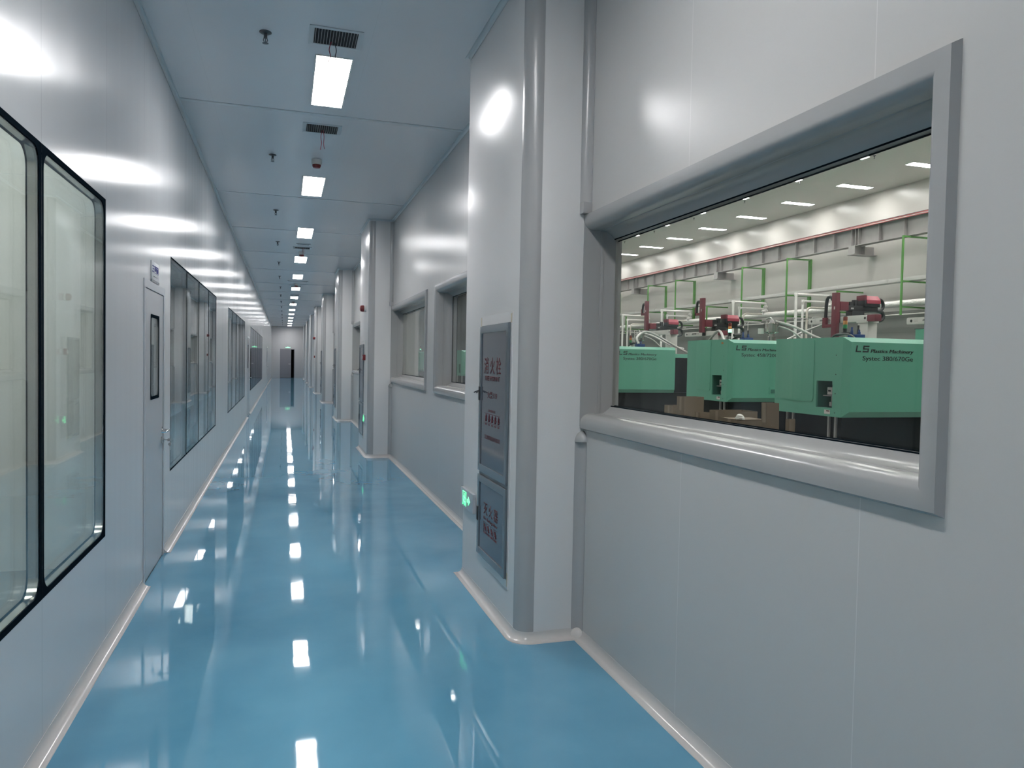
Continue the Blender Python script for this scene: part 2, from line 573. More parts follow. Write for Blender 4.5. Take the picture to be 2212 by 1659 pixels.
# ------------------------------------------------------------------ shell of the corridor
struct(MB().box(XL - 0.06, XRH - 0.02, Y0, YE + 4, -0.1, 0).build('floor', 'blue_epoxy'),
       'glossy blue epoxy floor of the long corridor', 'floor')
struct(MB().box(XL - 0.06, XR + 0.02, Y0, YE, H, H + 0.1).build('ceiling', 'ceiling_panel'),
       'grey panelled corridor ceiling with light strips', 'ceiling')

LEFT_WINS = [(0.03, 4.309, [1.10, 2.175, 3.25]), (6.595, 10.83, [7.657, 8.70, 9.771]), (13.06, 18.5, [14.112, 15.215, 16.429, 17.5]),
             (21.39, 32.8, [23.3, 25.2, 27.1, 29.0, 30.9])]
LZ0, LZ1 = 0.6006, 2.3704
DOORS_L = [(5.39, 6.27), (19.62, 20.92), (41.4, 42.4)]
DZ = 2.074
holes = [(a, b_, LZ0, LZ1) for a, b_, _ in LEFT_WINS] + [(a, b_, -0.01, DZ) for a, b_ in DOORS_L]
mb = MB(); slab_with_holes(mb, 'X', XL - 0.05, XL, Y0, YE, 0, H, holes)
struct(mb.build('wall_left', 'wall_panel_left'), 'glossy grey panel wall with black-framed windows on the left', 'wall')
mb = MB(); slab_with_holes(mb, 'X', XR, XRH - 0.025, Y0, YE, 0, HH, [(a, b_ + (0.05 if k % 2 == 0 else 0), ZW0, ZW1) for k, (a, b_) in enumerate(RIGHT_WINS)])
struct(mb.build('wall_right', 'wall_panel_right'), 'satin grey panel wall on the right with deep-set windows', 'wall')
mb = MB(); slab_with_holes(mb, 'Y', YE, YE + 0.1, XL - 0.06, XR, 0, H, [(-0.29, 0.70, -0.01, 2.10)])
struct(mb.build('wall_end', 'wall_panel_end'), 'grey end wall of the corridor around the open door', 'wall')
struct(MB().box(XL - 0.06, XR + 0.02, Y0 - 0.1, Y0, 0, H).build('wall_back', 'wall_panel_end'), 'grey wall closing the corridor behind the viewer', 'wall')
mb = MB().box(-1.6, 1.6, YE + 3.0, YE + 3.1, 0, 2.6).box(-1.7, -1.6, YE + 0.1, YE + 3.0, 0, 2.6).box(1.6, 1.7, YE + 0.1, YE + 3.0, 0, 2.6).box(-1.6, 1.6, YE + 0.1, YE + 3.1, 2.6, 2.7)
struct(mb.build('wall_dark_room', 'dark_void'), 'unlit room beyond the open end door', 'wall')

# ceiling cross joints: flat aluminium strips, the nearest one wider
mb = MB()
SEAMS_Y = [-4.2, -0.4, 3.1, 6.857, 10.48, 13.27, 16.2, 19.35, 22.97, 25.98, 29.4, 32.8, 36.3, 39.8, 43.3, 46.8, 50.3, 53.5]
for i, y in enumerate(SEAMS_Y):
    w = 0.028 if y < 7 else 0.014
    mb.box(XL + 0.03, XR - 0.03, y - w, y + w, H - 0.004, H + 0.002)
struct(mb.build('trim_ceiling_joint', 'ceiling_trim'), 'grey aluminium joint strips across the corridor ceiling', 'trim')

# coves along floor and ceiling
CR = 0.048
cove_prof = [(0.0, 0.0), (CR + 0.006, 0.0), (CR + 0.006, 0.004)] + [(CR * (1 - math.sin(t)) + 0.0, CR * (1 - math.cos(t)) + 0.004) for t in [PI / 2 * k / 7 for k in range(0, 8)]] + [(0.0, CR + 0.006)]
cove_prof = [(0.0, 0.0), (CR + 0.004, 0.0)] + [(CR - CR * math.sin(PI / 2 * k / 7) + 0.002, 0.003 + CR - CR * math.cos(PI / 2 * k / 7)) for k in range(8)] + [(0.0, CR + 0.003)]
lens = [(Y0, DOORS_L[0][0] - 0.005), (DOORS_L[0][1] + 0.005, DOORS_L[1][0]), (DOORS_L[1][1], DOORS_L[2][0]), (DOORS_L[2][1], YE)]
names = ['before the grey door', 'between the first and second left-hand doors', 'between the second and third left-hand doors', 'past the last left-hand door']
for (a, b_), w in zip(lens, names):
    mb = MB(); sweep(mb, [(XL, b_), (XL, a)], cove_prof)
    struct(mb.build('baseboard_left', 'white_trim'), 'curved white floor cove on the left wall ' + w, 'baseboard')
rp = [(XR, Y0)]
for a, b_ in COLS:
    rp += [(XR, a)] + [(x, y) for x, y in arc(XC + R_C, a + R_C, R_C, -PI / 2, -PI, 8)] + [(XC, b_), (XR, b_)]
rp.append((XR, YE))
# the path runs with the room on its left
mb = MB(); sweep(mb, rp, cove_prof)
struct(mb.build('baseboard_right', 'white_trim'), 'curved white floor cove following the right wall and columns', 'baseboard')
# domed corner piece where the nearest column meets the wall
mb = MB()
q = 7
c0 = (XR, COLS[0][0], 0.0)
vs, fs = [], []
rr = 0.062
for i in range(q + 1):
    for j in range(q + 1):
        t, p = PI / 2 * i / q, PI / 2 * j / q
        vs.append((c0[0] - rr * math.cos(t) * math.cos(p), c0[1] - rr * math.cos(t) * math.sin(p), rr * math.sin(t)))
for i in range(q):
    for j in range(q):
        fs.append((i * (q + 1) + j, i * (q + 1) + j + 1, (i + 1) * (q + 1) + j + 1, (i + 1) * (q + 1) + j))
mb.add(vs, fs)
struct(mb.build('baseboard_corner', 'white_trim'), 'small domed cove corner where the nearest column meets the wall', 'baseboard')
cc = 0.026
up_prof = [(0.0, H), (0.0, H - cc)] + [(cc - cc * math.cos(PI / 2 * k / 6) + 0.002, H - cc + cc * math.sin(PI / 2 * k / 6) - 0.002) for k in range(7)] + [(cc + 0.006, H - 0.003), (cc + 0.006, H)]
mb = MB(); sweep(mb, [(XL, YE), (XL, Y0)], up_prof)
struct(mb.build('trim_ceiling_left', 'ceiling_trim'), 'grey cove between the left wall and the ceiling', 'trim')
mb = MB(); sweep(mb, rp, up_prof)
struct(mb.build('trim_ceiling_right', 'ceiling_trim'), 'grey cove where the right wall and columns meet the ceiling', 'trim')

# ------------------------------------------------------------------ boxed-in columns of the right wall
col_words = ['nearest boxed-in grey column, carrying the large fire cabinet', 'second boxed-in grey column, with red alarm devices',
             'third boxed-in grey column from the camera', 'fourth boxed-in grey column from the camera', 'fifth boxed-in grey column from the camera',
             'sixth boxed-in grey column from the camera', 'seventh boxed-in grey column from the camera', 'last boxed-in grey column by the end wall']
for i, (a, b_) in enumerate(COLS):
    root = struct(empty('column', (XC, a, 0)), col_words[i], 'column')
    root['group'] = 'boxed-in columns along the right wall'
    ins = 0.006
    corner = arc(XC + R_C, a + R_C, R_C - ins, -PI / 2, -PI, 6)
    poly = [(XR, b_), (XC, b_), (XC, a + R_C + 0.012)] + corner[::-1] + [(XC + R_C + 0.012, a), (XR, a)]
    MB().prism(poly, 0, H).build('casing', 'column_panel', root)
    outer = arc(XC + R_C, a + R_C, R_C + 0.001, -PI / 2, -PI, 10)
    inner = arc(XC + R_C, a + R_C, R_C - 0.008, -PI / 2, -PI, 10)
    tr_ = [(XC + R_C + 0.012, a - 0.0015)] + outer + [(XC - 0.0015, a + R_C + 0.012)] + [(XC + 0.002, a + R_C + 0.012)] + inner[::-1] + [(XC + R_C + 0.012, a + 0.002)]
    MB().prism(tr_, 0.048, H - 0.035).build('corner_trim', 'grey_plastic_trim', root)
    MB().box(XRH - 0.026, 2.22, a + 1.0, b_, 0, HH).build('hall_casing', 'column_panel', root)
    # hollow quarter-round trims in the inner corner, above and below the window
    ri = 0.046
    qr = [(XR, a), (XR, a - ri - 0.004)] + arc(XR - ri, a - ri, ri, 0, PI / 2, 7) + [(XR - ri - 0.004, a)]
    qr = [(XR, a), (XR, a - ri - 0.006), (XR - 0.003, a - ri - 0.006)] + arc(XR - ri - 0.003, a - ri - 0.003, ri, 0, PI / 2, 7) + [(XR - ri - 0.006, a - 0.003), (XR - ri - 0.006, a)]
    u = MB().prism(qr, ZW1 + 0.065, H - 0.035).build('cove_trim', 'grey_plastic_trim', root)
    MB().box(XR - ri - 0.008, XR, a - ri - 0.008, a, ZW1 + 0.002, ZW1 + 0.065).build('end_cap', 'grey_plastic_trim', u, bevel=0.004)
    l = MB().prism(qr, 0.048, ZW0 - 0.075).build('cove_trim', 'grey_plastic_trim', root)
    mb = MB()
    vs, fs = [], []
    for ii in range(q + 1):
        for jj in range(q + 1):
            t, p = PI / 2 * ii / q, PI / 2 * jj / q
            vs.append((XR - 0.054 * math.cos(t) * math.cos(p), a - 0.054 * math.cos(t) * math.sin(p), ZW0 - 0.077 + 0.062 * math.sin(t)))
    mb.add(vs, [(ii * (q + 1) + jj, ii * (q + 1) + jj + 1, (ii + 1) * (q + 1) + jj + 1, (ii + 1) * (q + 1) + jj) for ii in range(q) for jj in range(q)])
    mb.build('end_cap', 'window_trim', l)

# ------------------------------------------------------------------ right-hand windows
half = [(-0.012, 1.628), (0.0, 1.602), (0.017, 1.6005), (0.034, 1.6015), (0.049, 1.605), (0.061, 1.612), (0.070, 1.622), (0.077, 1.634), (0.081, 1.648), (0.081, 1.690), (0.0785, 1.693), (0.0785, 1.698), (0.081, 1.701), (0.081, 1.722),
        (0.083, 1.732), (0.087, 1.745), (0.095, 1.758), (0.106, 1.772), (0.121, 1.786), (0.121, 1.793)]
XM = 1.815
prof_r = half + [(0.121, 1.844), (0.09, 1.85), (0.0, 1.85)]
def rect_ring(mb, prof, ya, yb, za, zb, flat=False):
    """flat: the far jamb is a plain reveal against the column."""
    n = len(prof)
    vs = []
    for t, x in prof:
        tf = 0.0 if flat else t
        vs += [(x, ya + t, za + t), (x, yb - tf, za + t), (x, yb - tf, zb - t), (x, ya + t, zb - t)]
    fs = []
    for i in range(n - 1):
        for j in range(4):
            if flat and j == 1: continue
            fs.append((i * 4 + j, i * 4 + (j + 1) % 4, (i + 1) * 4 + (j + 1) % 4, (i + 1) * 4 + j))
    mb.add(vs, fs)
win_words = ['large near window on the right, looking into the machine hall']
for a in range(7):
    win_words += ['nearer window in the ' + ORD[a] + ' bay past the fire cabinet column', 'farther window in the ' + ORD[a] + ' bay past the fire cabinet column']
for i, (a, b_) in enumerate(RIGHT_WINS):
    root = struct(empty('window_%d' % (i + 1), (XR, a, ZW0)), win_words[i], 'window')
    flat = i % 2 == 0
    mb = MB(); rect_ring(mb, prof_r, a, b_ + (0.048 if flat else 0), ZW0, ZW1, flat)
    mb.build('window_frame', 'window_trim', root, sharp=28)
    if flat:
        MB().box(1.60, 1.797, b_ - 0.003, b_ + 0.003, ZW0 + 0.01, ZW1 - 0.01).build('jamb', 'window_trim', root)
        MB().box(1.703, 1.722, b_ - 0.007, b_ - 0.003, ZW0 + 0.082, ZW1 - 0.082).build('jamb_strip', 'window_trim', root, bevel=0.001)
    for gx in (1.7875, 1.836):
        g = MB(); rect_ring(g, [(0.1205, gx), (0.126, gx), (0.126, gx + 0.004), (0.1205, gx + 0.004)], a, b_ + ((0.13 if gx < 1.8 else 0.182) if flat else 0), ZW0, ZW1)
        g.build('gasket', 'black_border', root)
    for x in (1.790, 1.837):
        MB().box(x, x + 0.006, a + 0.121, b_ - ((0.0 if x < 1.8 else -0.047) if flat else 0.121), ZW0 + 0.121, ZW1 - 0.121).build('glass_pane', 'coated_glass', root)

# ------------------------------------------------------------------ left-hand windows, black printed borders with rounded sights
def rounded(u0, u1, z0, z1, r, n=6):
    pts = []
    for cx, cz, a0 in ((u1 - r, z0 + r, -PI / 2), (u1 - r, z1 - r, 0), (u0 + r, z1 - r, PI / 2), (u0 + r, z0 + r, PI)):
        for k in range(n + 1):
            t = a0 + PI / 2 * k / n
            pts.append((cx + r * math.cos(t), cz + r * math.sin(t)))
    return pts
def border(mb, xa, xb, u0, u1, z0, z1, w, r):
    """Flat plate with a rounded opening between planes xa and xb."""
    n = 6
    inn = rounded(u0 + w, u1 - w, z0 + w, z1 - w, r, n)
    outp = []
    for cx, cz in ((u1, z0), (u1, z1), (u0, z1), (u0, z0)):
        outp += [(cx, cz)] * (n + 1)
    k = len(inn)
    vs = [(x, p[0], p[1]) for x in (xa, xb) for ring in (inn, outp) for p in ring]
    fs = []
    for i in range(k):
        j = (i + 1) % k
        fs.append((i, j, k + j, k + i))
        fs.append((2 * k + i, 3 * k + i, 3 * k + j, 2 * k + j))
        fs.append((i, 2 * k + i, 2 * k + j, j))
    mb.add(vs, fs)
lw = ['large black-framed window at the left edge of the view', 'black-framed four-pane window just past the grey door',
      'third black-framed window along the left wall', 'farthest black-framed window along the left wall']
for i, (a, b_, divs) in enumerate(LEFT_WINS):
    root = struct(empty('window_%d' % (i + 16), (XL, a, LZ0)), lw[i], 'window')
    es = [a] + divs + [b_]
    for u0, u1 in zip(es[:-1], es[1:]):
        w, rr_ = (0.024, 0.07) if i == 0 else (0.010, 0.012)
        MBo = MB(); border(MBo, XL + 0.001, XL - 0.0015, u0 + 0.001, u1 - 0.001, LZ0, LZ1, w, rr_)
        bo = MBo.build('border', 'black_border', root)
        MB().box(XL - 0.0015, XL - 0.0065, u0 + 0.002, u1 - 0.002, LZ0 + 0.002, LZ1 - 0.002).build('glass_pane', 'glass', root)
        # polished liner between the panes
        ring = rounded(u0 + w, u1 - w, LZ0 + w, LZ1 - w, rr_)
        k = len(ring)
        vs = [(x, p[0], p[1]) for x in (XL - 0.007, XL - 0.043) for p in ring]
        MB().add(vs, [(j, (j + 1) % k, k + (j + 1) % k, k + j) for j in range(k)]).build('liner', 'stainless', root)
        MBi = MB(); border(MBi, XL - 0.043, XL - 0.0445, u0 + 0.001, u1 - 0.001, LZ0, LZ1, w + 0.006, rr_)
        MBi.build('border', 'black_border', root)
        MB().box(XL - 0.045, XL - 0.050, u0 + 0.002, u1 - 0.002, LZ0 + 0.002, LZ1 - 0.002).build('glass_pane', 'glass', root)

# ------------------------------------------------------------------ left-hand doors
def door_left(n, ya, yb, label, with_key):
    root = struct(empty('door_%d' % n, (XL, ya, 0)), label, 'door')
    fw = 0.055
    mb = MB(); slab_with_holes(mb, 'X', XL - 0.055, XL + 0.006, ya, yb, 0, DZ, [(ya + fw, yb - fw, -0.01, DZ - fw)])
    mb.build('door_frame', 'door_frame_paint', root)
    w0, w1 = ya + 0.27, ya + 0.63
    mb = MB(); slab_with_holes(mb, 'X', XL - 0.045, XL + 0.001, ya + fw + 0.004, yb - fw - 0.004, 0.012, DZ - fw - 0.004, [(w0, w1, 1.248, 1.846)])
    leaf = mb.build('door_leaf', 'door_paint', root)
    mb = MB(); border(mb, XL + 0.003, XL - 0.001, w0 - 0.004, w1 + 0.004, 1.244, 1.85, 0.022, 0.03)
    mb.build('border', 'black_border', leaf)
    MB().box(XL - 0.003, XL - 0.008, w0, w1, 1.248, 1.846).build('glass_pane', 'glass', leaf)
    MB().box(XL - 0.042, XL - 0.037, w0, w1, 1.248, 1.846).build('glass_pane', 'glass', leaf)
    MB().box(XL - 0.03, XL + 0.0, ya + fw, yb - fw, 0.0, 0.012).build('sweep', 'black_plastic', leaf)
    hy, hz = yb - fw - 0.06, 0.985
    mb = MB().lathe((XL + 0.001, hy, hz), [(0.026, 0), (0.026, 0.006), (0.012, 0.008), (0.011, 0.05)], 'X', 16)
    mb.tube(fillet([(XL + 0.05, hy + 0.004, hz), (XL + 0.052, hy - 0.115, hz), (XL + 0.018, hy - 0.128, hz)], 0.02), 0.0095, 10)
    mb.build('lever_handle', 'chrome', leaf)
    MB().lathe((XL + 0.001, hy, hz - 0.075), [(0.026, 0), (0.026, 0.006), (0.013, 0.007), (0.012, 0.02)], 'X', 16).build('lock_cylinder', 'brushed_steel', leaf)
    if with_key:
        kz = hz - 0.075
        mb = MB().box(XL + 0.02, XL + 0.047, hy - 0.0012, hy + 0.0012, kz - 0.004, kz + 0.004)
        mb.lathe((XL + 0.052, hy - 0.0015, kz), [(0.011, 0), (0.011, 0.003)], 'Y', 14)
        mb.tube([(XL + 0.056 + 0.010 * math.cos(t), hy, kz - 0.012 + 0.010 * math.sin(t)) for t in [2 * PI * k / 14 for k in range(15)]], 0.0012, 6, cap=False)
        mb.lathe((XL + 0.060, hy - 0.002, kz - 0.034), [(0.0125, 0), (0.0125, 0.003)], 'Y', 14)
        mb.box(XL + 0.057, XL + 0.063, hy - 0.0015, hy + 0.0015, kz - 0.078, kz - 0.045)
        mb.build('key', 'brushed_steel', leaf)
    return root
door_left(1, *DOORS_L[0], 'narrow grey door with a slim glass panel and lever handle', True)
door_left(2, *DOORS_L[1], 'second grey door on the left wall, far along', False)
door_left(3, *DOORS_L[2], 'last grey door on the left wall near the corridor end', False)

# small room sign standing off the wall above the first door
root = tag(empty('door_sign', (XL, 5.67, 2.085)), 'small pale sign plate with blue lettering above the narrow grey door', 'sign')
MB().box(XL, XL + 0.006, 5.655, 5.975, 2.088, 2.225).build('sign_plate', 'sign_plate', root, bevel=0.001)
MB().box(XL, XL + 0.009, 5.655, 5.975, 2.078, 2.094).build('bottom_rail', 'cabinet_frame', root)
text('lettering', '三更间', (XL + 0.006, 5.69, 2.145), (0, 1, 0), (0, 0, 1), 0.25, 0.055, 'letter_blue', root, bold=0.012)
MB().box(XL + 0.006, XL + 0.0068, 5.74, 5.90, 2.118, 2.124).build('small_print', 'cabinet_frame', root)

# end door: closed leaf and a dark gap beside it
root = struct(empty('door_4', (0.2, YE, 0)), 'dark grey end door standing partly open', 'door')
mb = MB(); slab_with_holes(mb, 'Y', YE - 0.012, YE + 0.1, -0.30, 0.71, 0, 2.11, [(-0.262, 0.675, -0.01, 2.07)])
mb.build('door_frame', 'end_door_paint', root)
lf = MB().box(-0.262, 0.468, YE - 0.004, YE + 0.04, 0.01, 2.07).build('door_leaf', 'end_door_paint', root)
MB().lathe((0.40, YE - 0.004, 1.02), [(0.028, 0), (0.028, -0.008), (0.012, -0.01), (0.012, -0.05)], 'Y', 12).tube([(0.40, YE - 0.05, 1.02), (0.28, YE - 0.05, 1.02)], 0.011, 8).build('lever_handle', 'brushed_steel', lf)
MB().box(0.635, 0.672, YE + 0.11, YE + 0.33, 0.01, 2.06).build('door_leaf', 'dark_void', root)  # open leaf coloured near-black, the darkness of the gap put into its colour

# ------------------------------------------------------------------ exit signs
def run_sign(loc_y0, loc_y1, z0, z1, label):
    """Low wall sign on a column face, arrow pointing towards the camera side."""
    root = tag(empty('exit_sign', (XC, (loc_y0 + loc_y1) / 2, z0)), label, 'exit sign', 'low exit signs on the columns')
    x = XC
    MB().box(x, x - 0.022, loc_y0, loc_y1, z0, z1).build('housing', 'sign_plate', root, bevel=0.004)
    f = x - 0.0225
    yc = lambda u: loc_y1 - u * (loc_y1 - loc_y0)      # u runs left to right as seen from the corridor
    zc = lambda v: z0 + v * (z1 - z0)
    mb = MB()
    def bar(u0, u1, v0, v1): mb.box(f, f - 0.002, yc(u0), yc(u1), zc(v0), zc(v1))
    bar(0.20, 0.23, 0.12, 0.88); bar(0.45, 0.48, 0.12, 0.88); bar(0.20, 0.48, 0.84, 0.88)
    mb.lathe((f - 0.002, yc(0.36), zc(0.72)), [(0.010, 0), (0.010, 0.002)], 'X', 10)
    for seg in ([(0.34, 0.64), (0.31, 0.40)], [(0.33, 0.60), (0.42, 0.50)], [(0.33, 0.60), (0.26, 0.50)], [(0.31, 0.42), (0.40, 0.30), (0.38, 0.15)], [(0.31, 0.42), (0.27, 0.28), (0.23, 0.16)]):
        mb.tube([(f - 0.003, yc(u), zc(v)) for u, v in seg], 0.0052, 6)
    mb.extrude([(f, yc(0.56), zc(0.40)), (f, yc(0.66), zc(0.40)), (f, yc(0.66), zc(0.26)), (f, yc(0.80), zc(0.50)), (f, yc(0.66), zc(0.74)), (f, yc(0.66), zc(0.58)), (f, yc(0.56), zc(0.58))], (-0.002, 0, 0))
    mb.build('pictogram', 'exit_glow', root)
    return root
run_sign(4.815, 5.17, 0.517, 0.650, 'small green lit exit sign low on the nearest column')
run_sign(11.86, 12.14, 0.52, 0.655, 'small green lit exit sign low on the second column')
root = tag(empty('exit_sign', (0.24, YE, 2.16)), 'green lit exit sign above the open end door', 'exit sign')
MB().box(0.05, 0.43, YE - 0.025, YE, 2.165, 2.30).build('housing', 'sign_plate', root, bevel=0.004)
mb = MB().box(0.07, 0.41, YE - 0.028, YE - 0.025, 2.18, 2.23)
mb.extrude([(0.16, YE - 0.025, 2.232), (0.32, YE - 0.025, 2.232), (0.24, YE - 0.025, 2.285)], (0, -0.003, 0))
mb.build('pictogram', 'exit_glow', root)

# ------------------------------------------------------------------ fire cabinets on the columns
def fire_cabinet(ya, label, detailed):
    """ya: edge nearest the camera."""
    root = tag(empty('fire_cabinet', (XC, ya + 0.35, 0.24)), label, 'fire cabinet', 'recessed fire cabinets on the columns')
    y0, y1, z0, z1 = ya, ya + 0.70, 0.235, 1.856
    x = XC
    mb = MB(); slab_with_holes(mb, 'X', x - 0.006, x, y0, y1, z0, z1, [(y0 + 0.028, y1 - 0.018, 0.285, 1.795)])
    mb.build('surround', 'column_panel', root)
    MB().box(x - 0.0055, x - 0.001, y0 + 0.028, y1 - 0.018, 0.285, 1.795).build('backing', 'cabinet_frame', root)
    for tb in ((y0 + 0.004, y0 + 0.026, 1.79, 1.845), (y1 - 0.022, y1 - 0.004, 1.785, 1.85), (y0 + 0.004, y0 + 0.022, 0.25, 0.33)):
        MB().box(x - 0.0075, x - 0.006, *tb).build('tape', 'tape_beige', root)
    for (a, b_, nm) in ((0.842, 1.790, 'upper'), (0.290, 0.815, 'lower')):
        dy0, dy1 = y0 + 0.034, y1 - 0.024
        fw, fh = 0.042, 0.045
        mb = MB(); slab_with_holes(mb, 'X', x - 0.020, x - 0.0055, dy0, dy1, a, b_, [(dy0 + fw, dy1 - fw, a + fh, b_ - fh)])
        d = mb.build('door', 'cabinet_frame', root, bevel=0.0015)
        MB().box(x - 0.0135, x - 0.008, dy0 + fw, dy1 - fw, a + fh, b_ - fh).build('panel', 'cabinet_glass', d)
        hz = 1.35 if nm == 'upper' else 0.555
        hb_ = MB().box(x - 0.026, x - 0.020, dy1 - 0.034, dy1 - 0.008, hz - 0.045, hz + 0.045)
        if nm == 'upper':
            hb_.tube([(x - 0.026, dy1 - 0.02, hz + 0.02), (x - 0.05, dy1 - 0.055, hz + 0.005)], 0.004, 6).tube([(x - 0.026, dy1 - 0.02, hz + 0.02), (x - 0.05, dy1 + 0.012, hz + 0.005)], 0.004, 6)
        hb_.build('handle', 'black_plastic', d)
        if not detailed: continue
        X = x - 0.0138
        T = lambda body, ya_, yb_, za, zb, **k: text('lettering', body, (X, ya_, za), (0, -1, 0), (0, 0, 1), ya_ - yb_, zb - za, 'letter_red', d, depth=0.0003, **k)
        o = y0 - 4.032
        if nm == 'upper':
            T('消 火 栓', 4.600 + o, 4.222 + o, 1.482, 1.588, bold=0.006)
            T('FIRE HYDRANT', 4.572 + o, 4.246 + o, 1.440, 1.470, bold=0.02)
            T('火警:119', 4.512 + o, 4.297 + o, 1.328, 1.372, bold=0.004)
            T('消火栓使用方法', 4.483 + o, 4.329 + o, 1.241, 1.258)
            T('江西鹰潭消防器材有限公司', 4.568 + o, 4.218 + o, 1.064, 1.092)
            pz0, pz1, py0, py1 = 1.158, 1.230, 4.218 + o, 4.575 + o
            mb = MB().box(X, X - 0.0008, py0, py1, pz1 - 0.002, pz1).box(X, X - 0.0008, py0, py1, pz0 + 0.012, pz0 + 0.014)
            for k in range(5):
                c = py1 - 0.035 - 0.072 * k
                mb.tube([(X - 0.001, c, pz0 + 0.02), (X - 0.001, c - 0.004, pz0 + 0.058)], 0.0045, 6)
                mb.tube([(X - 0.001, c + 0.008, pz0 + 0.022), (X - 0.001, c - 0.022, pz0 + 0.036)], 0.003, 6)
                mb.lathe((X - 0.002, c - 0.003, pz0 + 0.062), [(0.005, 0), (0.005, 0.0015)], 'X', 8)
                mb.box(X, X - 0.0008, c - 0.014, c + 0.014, pz0 - 0.002, pz0 + 0.006)
            mb.build('instruction_picture', 'letter_red', d)
        else:
            T('灭 火 器', 4.556 + o, 4.232 + o, 0.576, 0.655, bold=0.006)
            T('Fire Extinguisher', 4.556 + o, 4.236 + o, 0.537, 0.563, bold=0.014)
            mb = MB()
            py0, py1 = 4.234 + o, 4.554 + o
            for z in (0.455, 0.468, 0.527): mb.box(X, X - 0.0008, py0, py1, z, z + 0.0015)
            for k in range(4):
                c = py1 - 0.04 - 0.08 * k
                mb.box(X, X - 0.0008, c + 0.038, c + 0.0395, 0.455, 0.528)
                mb.tube([(X - 0.001, c + 0.014, 0.515), (X - 0.001, c - 0.012, 0.478)], 0.0035, 6)
                mb.tube([(X - 0.001, c + 0.012, 0.488), (X - 0.001, c - 0.012, 0.498)], 0.003, 6)
                mb.box(X, X - 0.0008, c - 0.022, c + 0.022, 0.458, 0.465)
            mb.build('instruction_picture', 'letter_red', d)
    return root
fire_cabinet(4.032, 'tall recessed fire cabinet with two glass doors and dark red lettering on the nearest column', True)
fire_cabinet(12.20, 'recessed fire cabinet on the second column beneath the red beacon', False)
fire_cabinet(19.0, 'recessed fire cabinet on the third column', False)
fire_cabinet(26.3, 'recessed fire cabinet on the fourth column', False)

# ------------------------------------------------------------------ alarm devices on columns two and five
for y, w, mat in ((12.10, 'second', 'red_plastic'), (32.62, 'fifth', 'red_plastic')):
    root = tag(empty('alarm_sounder', (XC, y, 2.37)), 'dark red alarm sounder high on the %s column' % w, 'alarm', 'alarm sounders on the columns')
    MB().lathe((XC, y, 2.37), [(0.055, 0), (0.055, -0.022), (0.048, -0.03)], 'X', 20).build('base', 'white_plastic' if w == 'second' else mat, root)
    MB().lathe((XC - 0.03, y, 2.37), [(0.052, 0), (0.054, -0.03), (0.046, -0.055), (0.026, -0.066)], 'X', 20).build('lens', mat, root)
    root = tag(empty('call_point', (XC, y, 1.578)), 'dark red square call point below the sounder on the %s column' % w, 'call point', 'manual call points on the columns')
    MB().box(XC, XC - 0.045, y - 0.045, y + 0.045, 1.532, 1.622).build('housing', mat, root, bevel=0.006)
    MB().box(XC - 0.045, XC - 0.047, y - 0.026, y + 0.026, 1.552, 1.602).build('glass_plate', 'white_plastic' if w == 'second' else mat, root)

# ------------------------------------------------------------------ ceiling lamps of the corridor
def make_light(cx, cy, lx, ly, z, diff, hang=0.005):
    root = empty('ceiling_light', (cx, cy, z))
    fw = 0.012
    mb = MB()
    x0, x1, y0, y1 = cx - lx / 2 - fw, cx + lx / 2 + fw, cy - ly / 2 - fw, cy + ly / 2 + fw
    mb.box(x0, x1, y0, y0 + fw, z - hang, z).box(x0, x1, y1 - fw, y1, z - hang, z).box(x0, x0 + fw, y0 + fw, y1 - fw, z - hang, z).box(x1 - fw, x1, y0 + fw, y1 - fw, z - hang, z)
    mb.build('frame', 'white_plastic', root)
    MB().box(x0 + fw, x1 - fw, y0 + fw, y1 - fw, z - hang * 0.7, z - 0.001).build('diffuser', diff, root)
    return root
base_l = None
k = 0
for i in range(17):
    y = 6.06 + 3.70 * (i - 3)
    if i == 2: y = 2.30
    if base_l is None:
        o = base_l = make_light(0.328, y, 0.25, 1.08, H, 'corridor_diffuser')
    else:
        o = dup(base_l)
    o.location = (0.328, y, H)
    if i < 3:
        tag(o, ['recessed lamp panel at the back of the corridor, behind the viewer', 'recessed lamp panel just behind the viewer', 'recessed lamp panel overhead, out of view above'][i], 'ceiling light', 'lamp panels along the corridor ceiling')
    else:
        tag(o, '%s bright rectangular lamp panel from the camera in the corridor ceiling' % ORD[i - 3], 'ceiling light', 'lamp panels along the corridor ceiling')

# ceiling vents with louvres
def make_vent(cx, cy, lx, ly, z=H):
    root = empty('ceiling_vent', (cx, cy, z))
    w = 0.032
    x0, x1, y0, y1 = cx - lx / 2, cx + lx / 2, cy - ly / 2, cy + ly / 2
    mb = MB().box(x0, x1, y0, y0 + w, z - 0.005, z).box(x0, x1, y1 - w, y1, z - 0.005, z).box(x0, x0 + w, y0 + w, y1 - w, z - 0.005, z).box(x1 - w, x1, y0 + w, y1 - w, z - 0.005, z)
    mb.build('frame', 'ceiling_trim', root, bevel=0.002)
    MB().box(x0 + w, x1 - w, y0 + w, y1 - w, z - 0.002, z - 0.0005).build('backing', 'dark_void', root)
    n = 15
    for i in range(n):
        x = x0 + w + (x1 - x0 - 2 * w) * (i + 0.5) / n
        MB().extrude([(x - 0.0018, y0 + w, z - 0.002), (x - 0.0008, y0 + w, z - 0.002), (x + 0.0018, y0 + w, z - 0.007), (x + 0.0008, y0 + w, z - 0.007)], (0, ly - 2 * w, 0)).build('slat', 'vent_slat', root)
    return root
v1 = make_vent(0.315, 5.19, 0.35, 0.31)
tag(v1, 'louvred ceiling vent right before the nearest corridor lamp panel', 'vent', 'louvred vents in the corridor ceiling')
